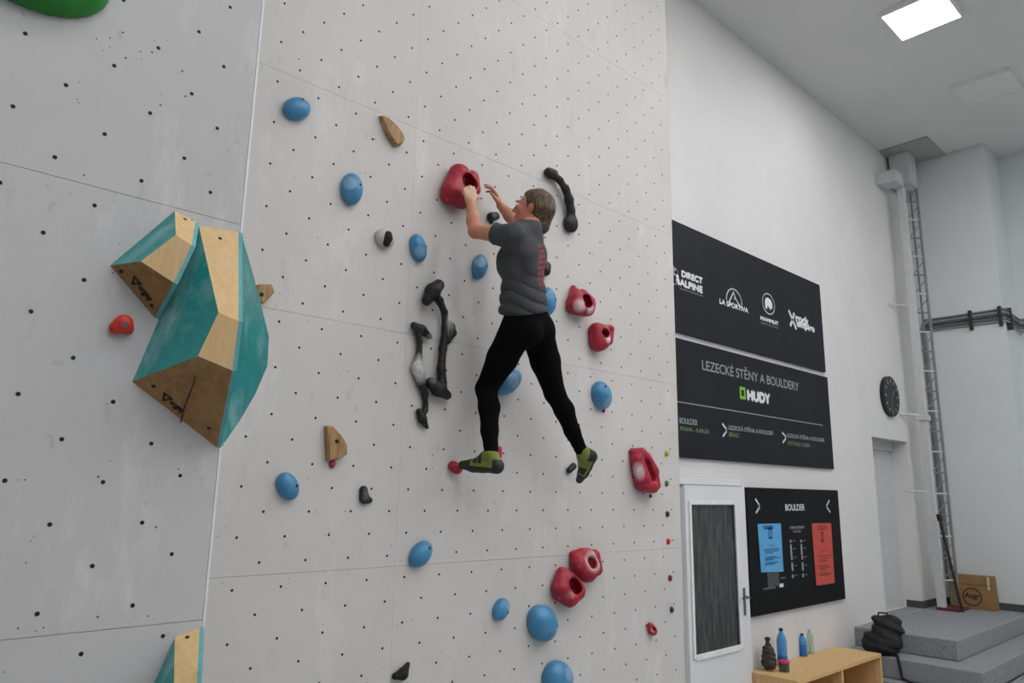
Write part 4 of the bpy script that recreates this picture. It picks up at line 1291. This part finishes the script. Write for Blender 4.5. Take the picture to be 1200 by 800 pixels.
poster('longer brick red poster on the right of the black board', [(7.5329, 3.5580, 1.0804), (7.9522, 3.5580, 1.0788), (7.9656, 3.5580, 1.6893), (7.5157, 3.5580, 1.6935)], m_pr, plain('red_ink', (112, 36, 34), .7))
T_(s3, 'STUPNICE OBTÍŽNOSTI', (7.0524, 3.5600, 1.6474), (7.3513, 3.5600, 1.6456), (7.0560, 3.5600, 1.6759), m_gp, .001)
T_(s3, 'BOULDER', (7.1127, 3.5600, 1.6093), (7.2743, 3.5600, 1.6072), (7.1159, 3.5600, 1.6338), m_gp)
bl = []
for i, (p_, q_) in enumerate((((7.0463, 3.5600, 1.5322), (7.2651, 3.5600, 1.5271)), ((7.0489, 3.5600, 1.4570), (7.2658, 3.5600, 1.4529)), ((7.0524, 3.5600, 1.3764), (7.2690, 3.5600, 1.3707)), ((7.0525, 3.5600, 1.2962), (7.2667, 3.5600, 1.2891)), ((7.0510, 3.5600, 1.2047), (7.2634, 3.5600, 1.1999)))):
    h_ = (.016, .06, .024, .045, .02)[i]
    for c_ in (p_, q_):
        bl.append([(c_[0]-.017, c_[2]-h_), (c_[0]+.017, c_[2]-h_), (c_[0]+.017, c_[2]+h_*.7), (c_[0]-.017, c_[2]+h_*.7)])
        strokes('symbol', line_poly([(.045, 0), (.09, 0)], .012), (c_[0], YB, c_[2]), UX, UZ, m_dp, s3, .001)
strokes('symbol', bl, (0, YB, 0), UX, UZ, m_gp, s3, .001)
o = (6.5664, 3.5600, 1.2531)
strokes('print', [q_ for k in range(8) for q_ in line_poly([(0, -.016*k), (.21, -.016*k)], .010)], (o[0], YB, o[2]), UX, UZ, m_dp, s3, .001)
o = (6.4814, 3.5600, 1.1229)
strokes('print', line_poly([(0, 0), (.21, 0)], .016) + line_poly([(.34, .075), (.41, .075)], .016), (o[0], YB, o[2]), UX, UZ, m_dp, s3, .001)
o = (6.8155, 3.5600, 1.1313)
strokes('print', [[(-.04, -.015), (.04, -.015), (.04, .018), (-.04, .018)]], (o[0], YB, o[2]), UX, UZ, m_wp, s3, .001)

# clock
cx, cz, cr = 9.99, 3.255, .262
ck = thing('wall_clock', 'round black wall clock above the recessed doorway', 'clock', (cx, YW, cz))
def disc(name, r, y0, y1, mat, par, n=40, cx=cx, cz=cz):
    return MB().bar((cx, y0, cz), (cx, y1, cz), r, n).obj(name, mat, par, True, angle=.6)
disc('case', cr, YW-.001, YW-.05, m_dark, ck); disc('dial', cr*.93, YW-.0495, YW-.052, m_black, ck)
mk = []
for k in range(12):
    a = k*math.pi/6
    mk += line_poly([(cr*.72*math.sin(a), cr*.72*math.cos(a)), (cr*.84*math.sin(a), cr*.84*math.cos(a))], .024)
strokes('hour_mark', mk, (cx, YW-.052, cz), UX, UZ, m_gp, ck, .001)
strokes('hand', line_poly([(0, 0), (.09, .08)], .014), (cx, YW-.052, cz), UX, UZ, m_gp, ck, .002)
strokes('hand', line_poly([(0, 0), (-.02, -.17)], .010), (cx, YW-.052, cz), UX, UZ, m_gp, ck, .003)

# ------------------------------------------------------------------ bench and what stands on it
m_oak = wood('light_oak_laminate', (214, 180, 128), (200, 162, 108), 3, (0, math.pi/2, 0))
bx0, bx1, by0, by1, bz = 6.21, 7.95, 3.14, 3.585, .45
be = thing('bench', 'low light oak shelf bench with open compartments against the white wall', 'bench', (bx0, by0, 0))
T_ = .032
MB().box(bx0, bx1, by0, by1, bz-T_, bz).obj('top', m_oak, be, bevel=.002)
for x in (bx0, (bx0+bx1)/2-T_/2, bx1-T_):
    MB().box(x, x+T_, by0+(.012 if x == (bx0+bx1)/2-T_/2 else .001), by1-.014, .001, bz-T_-.0005).obj('divider' if bx0 < x < bx1-.1 else 'side_panel', m_oak, be, bevel=.002)
for a, b in ((bx0+T_, (bx0+bx1)/2-T_/2), ((bx0+bx1)/2+T_/2, bx1-T_)):
    MB().box(a+.0005, b-.0005, by0+.012, by1-.014, .06, .06+T_).obj('bottom_shelf', m_oak, be)
MB().box(bx0+.002, bx1-.002, by1-.0135, by1, .001, bz-T_-.0005).obj('back_panel', m_oak, be)

def clear_plastic(name, c, rough=.12, alpha=.75):
    k = NT(name)
    k.b.inputs['Transmission Weight'].default_value = alpha
    k.b.inputs['IOR'].default_value = 1.18
    return k.done(lin(c), rough, .5)
m_bblue = clear_plastic('blue_tinted_bottle', (96, 168, 226), .15, .35)
m_bclear = clear_plastic('clear_bottle', (206, 228, 214), .1, .75)
m_lbl = plain('dark_blue_label', (36, 66, 150), .5, (60, 100, 190), 40)
m_lbl2 = plain('blue_label', (36, 104, 178), .5)
m_cap = plain('navy_cap', (20, 26, 62), .4)
m_pink = plain('pink_lid', (206, 50, 92), .45)
def bottle(label, p_, h, r, mat, cap, label_mat=None, lz=(.2, .55)):
    t = thing('bottle', label, 'bottle', tuple(p_))
    c = tuple(p_)
    MB().lathe([(r*.8, .0005), (r, h*.03), (r, h*.28), (r*.93, h*.33), (r, h*.38), (r, h*.66), (r*.82, h*.78), (r*.36, h*.90), (r*.33, h*.93)], c, 20).obj('bottle_body', mat, t, True)
    MB().lathe([(r*.40, h*.925), (r*.42, h*.93), (r*.42, h*.995), (r*.38, h)], c, 16).obj('cap', cap, t, True, angle=.8)
    if label_mat:
        MB().lathe([(r*1.01, h*lz[0]), (r*1.015, h*(lz[0]+.01)), (r*1.015, h*(lz[1]-.01)), (r*1.01, h*lz[1])], c, 20).obj('label', label_mat, t, True, angle=.8)
    return t
bottle('tall blue water bottle on the bench, in front of the dark bag', (6.6155, 3.4849, 0.4505), .33, .044, m_bblue, m_cap, m_lbl, (.10, .30))
bottle('short blue bottle further along the bench', (7.2050, 3.5779, 0.4505), .205, .036, m_bblue, m_cap, m_lbl2, (.03, .52))
bottle('pale clear bottle behind the short blue one', (7.3741, 3.5902, 0.4505), .225, .036, m_bclear, m_bclear)
jp = (6.4553, 3.3869, 0.4505)
jar = thing('jar', 'small food jar with a pink lid at the foot of the tall bottle', 'jar', jp)
MB().lathe([(.036, .0005), (.042, .006), (.043, .06), (.040, .068)], jp, 18).obj('jar_body', plain('jar_green_dark', (92, 110, 88), .4, (40, 44, 48), 40), jar, True)
MB().lathe([(.044, .0685), (.047, .070), (.047, .086), (.042, .090)], jp, 18).obj('lid', m_pink, jar, True, angle=.8)
m_bag = plain('dark_brown_bag', (40, 36, 31), .7, (62, 56, 48), 30, .5, 40)
gp = np.array((6.375, 3.49, .45))
def f_bag(P):
    q = P-gp.astype(np.float32)
    d = union(P, [('c', gp+A3(0, 0, .075), gp+A3(.0, .0, .17), .068, .05), ('c', gp+A3(.0, 0, .17), gp+A3(-.005, 0, .225), .045, .016), ('c', gp+A3(-.005, 0, .225), gp+A3(-.005, 0, .262), .012, .024)], .02)
    d = d+.006*np.sin(q[:, 0]*70+q[:, 2]*40)*np.sin(q[:, 1]*60+q[:, 2]*55)+.003*np.sin(q[:, 2]*160+q[:, 0]*60)
    return smax(d, .0008-q[:, 2], .004)
o = iso_obj('drawstring_bag', f_bag, gp-A3(.12, .12, .02), gp+A3(.12, .12, .33), .006, m_bag, None, None, 1)
tag(o, 'dark brown drawstring bag standing behind the tall bottle on the bench', 'bag')

# ------------------------------------------------------------------ backpack leaning on the step
m_pack = plain('black_nylon', (17, 18, 19), .75, (12, 13, 14), 20, .3, 60)
bp = np.array((8.2024, 3.2128, 0.3940))
bpt = thing('backpack', 'black backpack slumped against the carpeted platform step', 'backpack', tuple(bp))
Rb = np.stack([A3(.35, -.93, 0), A3(.93, .35, 0), A3(0, 0, 1)])
def f_pack(P):
    q = (P-bp.astype(np.float32))@Rb.T.astype(np.float32)
    l = q.copy(); l[:, 1] -= .20*q[:, 2]; l[:, 0] -= .10*q[:, 2]
    d = union(l, [('e', A3(-.02, 0, .12), (.185, .115, .135)), ('e', A3(.03, .02, .25), (.145, .095, .12)), ('e', A3(-.08, -.04, .08), (.12, .10, .085)),
                  ('c', A3(-.08, .02, .33), A3(.10, .03, .32), .045, .04), ('c', A3(.11, .0, .30), A3(.155, -.02, .24), .03, .018), ('e', A3(.02, -.09, .13), (.115, .05, .10))], .035)
    d = d+.010*np.sin(l[:, 0]*30+l[:, 2]*24)*np.sin(l[:, 2]*34+1)+.005*np.sin(l[:, 2]*80+l[:, 0]*26)
    return smax(d, .001-q[:, 2], .006)
iso_obj('pack_body', f_pack, bp-A3(.35, .35, .02), bp+A3(.4, .4, .5), .009, m_pack, bpt, None, 1)
top_ = bp+Rb.T@A3(.02, .09, .36)
MB().tube([top_+Rb.T@A3(-.05, -.01, -.02), top_+Rb.T@A3(-.04, 0, .035), top_+Rb.T@A3(.04, 0, .035), top_+Rb.T@A3(.05, -.01, -.02)], .010, 8).obj('grab_handle', m_pack, bpt, True)
MB().tube([(8.3252, 3.1472, 0.4300), (8.1050, 3.0444, 0.4174), (8.1000, 3.0326, 0.3485), (8.0950, 3.0209, 0.2801), (8.088, 3.01, .222), (8.04, 2.93, .2115), (7.985, 2.86, .2115)], .012, 8).obj('strap', m_pack, bpt, True)

# ------------------------------------------------------------------ cardboard box, stick, white mast, cables
m_card = plain('brown_cardboard', (142, 110, 72), .8, (128, 98, 62), 6)
m_cardd = plain('cardboard_print', (62, 46, 34), .8)
m_tape = plain('pale_tape', (190, 178, 150), .4)
b0, b1 = Vector((11.0000, 3.4059, 0.5380)), Vector((11.0000, 2.9159, 0.5569))
zb = .5905
bxo = thing('cardboard_box', 'brown cardboard box with a round printed mark, leaning by the pillar', 'box', (11.0, b1.y, zb))
by_l, by_r = b0.y, b1.y                     # left end (larger Y) and right end
hB = (11.0000, 3.3608, 1.0091)[2]-zb
dX = .20
lean = .05
bb = MB()
bb.add([(11.0, by_l, zb), (11.0, by_r, zb), (11.0+dX, by_r, zb), (11.0+dX, by_l, zb),
        (11.0+lean, by_l+.01, zb+hB), (11.0+lean, by_r+.02, zb+hB), (11.0+lean+dX*.92, by_r+.02, zb+hB-.01), (11.0+lean+dX*.92, by_l+.01, zb+hB-.01)],
       [(0, 1, 2, 3), (7, 6, 5, 4), (0, 4, 5, 1), (1, 5, 6, 2), (2, 6, 7, 3), (3, 7, 4, 0)])
bo = bb.obj('carton', m_card, bxo)
bm = bmesh.new(); bm.from_mesh(bo.data); bmesh.ops.recalc_face_normals(bm, faces=bm.faces); bm.to_mesh(bo.data); bm.free()
fo = Vector((11.0, by_l, zb)); fuy = Vector((lean, .012, hB)).normalized(); fux = Vector((0, -1, 0))
fuy = (fuy-fux*fuy.dot(fux)).normalized()
wB = by_l-by_r
circ = [(.5*wB+.105*math.cos(t), .36*hB+.105*math.sin(t)) for t in np.linspace(0, 2*math.pi, 25)[:-1]]
strokes('print', line_poly(circ, .014, True), fo, fux, fuy, m_cardd, bxo, .003)
lettering('Asgr', fo+fux*(.5*wB-.085)+fuy*(.36*hB-.035), fux, fuy, .17, .08, m_cardd, bxo, .003, 'print', .004)
strokes('tape', [[(wB*.86, hB*.60), (wB*.92, hB*.60), (wB*.92, hB*.98), (wB*.86, hB*.98)]], fo, fux, fuy, m_tape, bxo, .003)
strokes('flap_seam', line_poly([(wB*.02, hB*.72), (wB*.98, hB*.72)], .006), fo, fux, fuy, m_cardd, bxo, .003)
st = thing('stick', 'thin dark stick leaning from the platform against the white mast', 'stick', (10.6246, 3.1751, 0.5900))
pA, pB = Vector((10.6089, 3.1705, 0.5920)), Vector((10.4700, 3.2808, 1.7228))
pA.z = .592
MB().bar(pA, pB, .017, 8).obj('shaft', plain('dark_brown_stick', (44, 34, 30), .7), st)
MB().bar(pB-(pB-pA).normalized()*.03, pB+(pB-pA).normalized()*.05, .032, 10).obj('knob', m_dark, st)

mx, my = 10.62, 3.40
ms = thing('lattice_mast', 'tall white lattice mast standing on the platform in the corner', 'mast', (mx, my, .59))
ztp = 6.28
MB().box(mx-.045, mx+.045, my-.045, my+.045, .592, ztp).obj('post', m_mast, ms, bevel=.006)
rx, ry = mx+.16, my-.15
MB().bar((rx, ry, .64), (rx, ry, ztp), .018, 8).obj('rail', m_mastgrey, ms)
MB().bar((rx+.05, ry+.1, .64), (rx+.05, ry+.1, ztp), .015, 8).obj('rail', m_mastgrey, ms)
z = .95
k = 0
while z < ztp-.1:
    MB().bar((mx+.03, my-.03, z), (rx, ry, z), .011, 6).obj('rung', m_mastgrey if k % 2 else m_mast, ms)
    MB().bar((mx+.03, my-.03, z), (rx, ry, z+.20), .007, 6).obj('brace', m_mastgrey, ms)
    z += .27; k += 1
for z in (2.05, 3.05, 4.55):
    MB().bar((mx-.02, my+.03, z), (mx-.30, YW-.0005, z+.01), .014, 8).obj('wall_bracket', m_mast, ms)
MB().box(mx-.07, mx+.06, my-.07, my+.06, 2.98, 3.05).obj('joint_collar', m_mast, ms, bevel=.004)
MB().box(mx-.06, mx+.30, my-.22, my+.05, .591, .625).obj('base_plank', plain('dull_red_plank', (98, 42, 50), .7), ms, bevel=.004)
MB().box(mx-.36, mx-.06, my-.06, YW-.001, ztp+.0, ztp+.17).obj('top_bracket', m_mast, ms, bevel=.004)
MB().box(mx+.10, mx+.40, my-.10, my+.16, ztp+.10, CEIL-.022).obj('head_box', m_mast, ms, bevel=.006)

# cable bundle: along the pillar, round its corner, and down beside the mast
cz0 = (11.2000, 3.3794, 4.3899)[2]; 
yc = 2.49
m_cable = [plain('cable_grey', (104, 107, 107), .6), plain('cable_light', (140, 142, 141), .6), plain('cable_dark', (66, 69, 70), .6)]
cb = thing('cable_bundle', 'bundle of grey cables clipped along the pillar at mid height', 'cables', (XC, yc, cz0))
for i in range(5):
    zz = cz0+.075-.04*i
    x_ = XC-.018-(.008 if i % 2 else 0)
    MB().tube([(x_, 3.50-.012*i, .9+.03*i), (x_, 3.50-.012*i, zz-.08), (x_, 3.46, zz), (x_, 2.55, zz), (x_, yc-.015, zz), (x_+.06, yc-.04, zz-.015), (XC+.3, yc-.03, zz-.03), (XB-.06, yc-.03, zz-.04), (XB-.02, yc-.10, zz-.04), (XB-.02, .8, zz-.02)], .0135, 6).obj('cable', m_cable[i % 3], cb, True)
for y in (2.53, 2.88):
    MB().box(XC-.05, XC-.0005, y-.02, y+.02, cz0-.15, cz0+.12).obj('clamp', m_dark, cb, bevel=.004)
MB().box(XC+.06, XC+.10, yc-.07, yc-.0005, cz0-.20, cz0+.10).obj('clamp', m_dark, cb, bevel=.004)
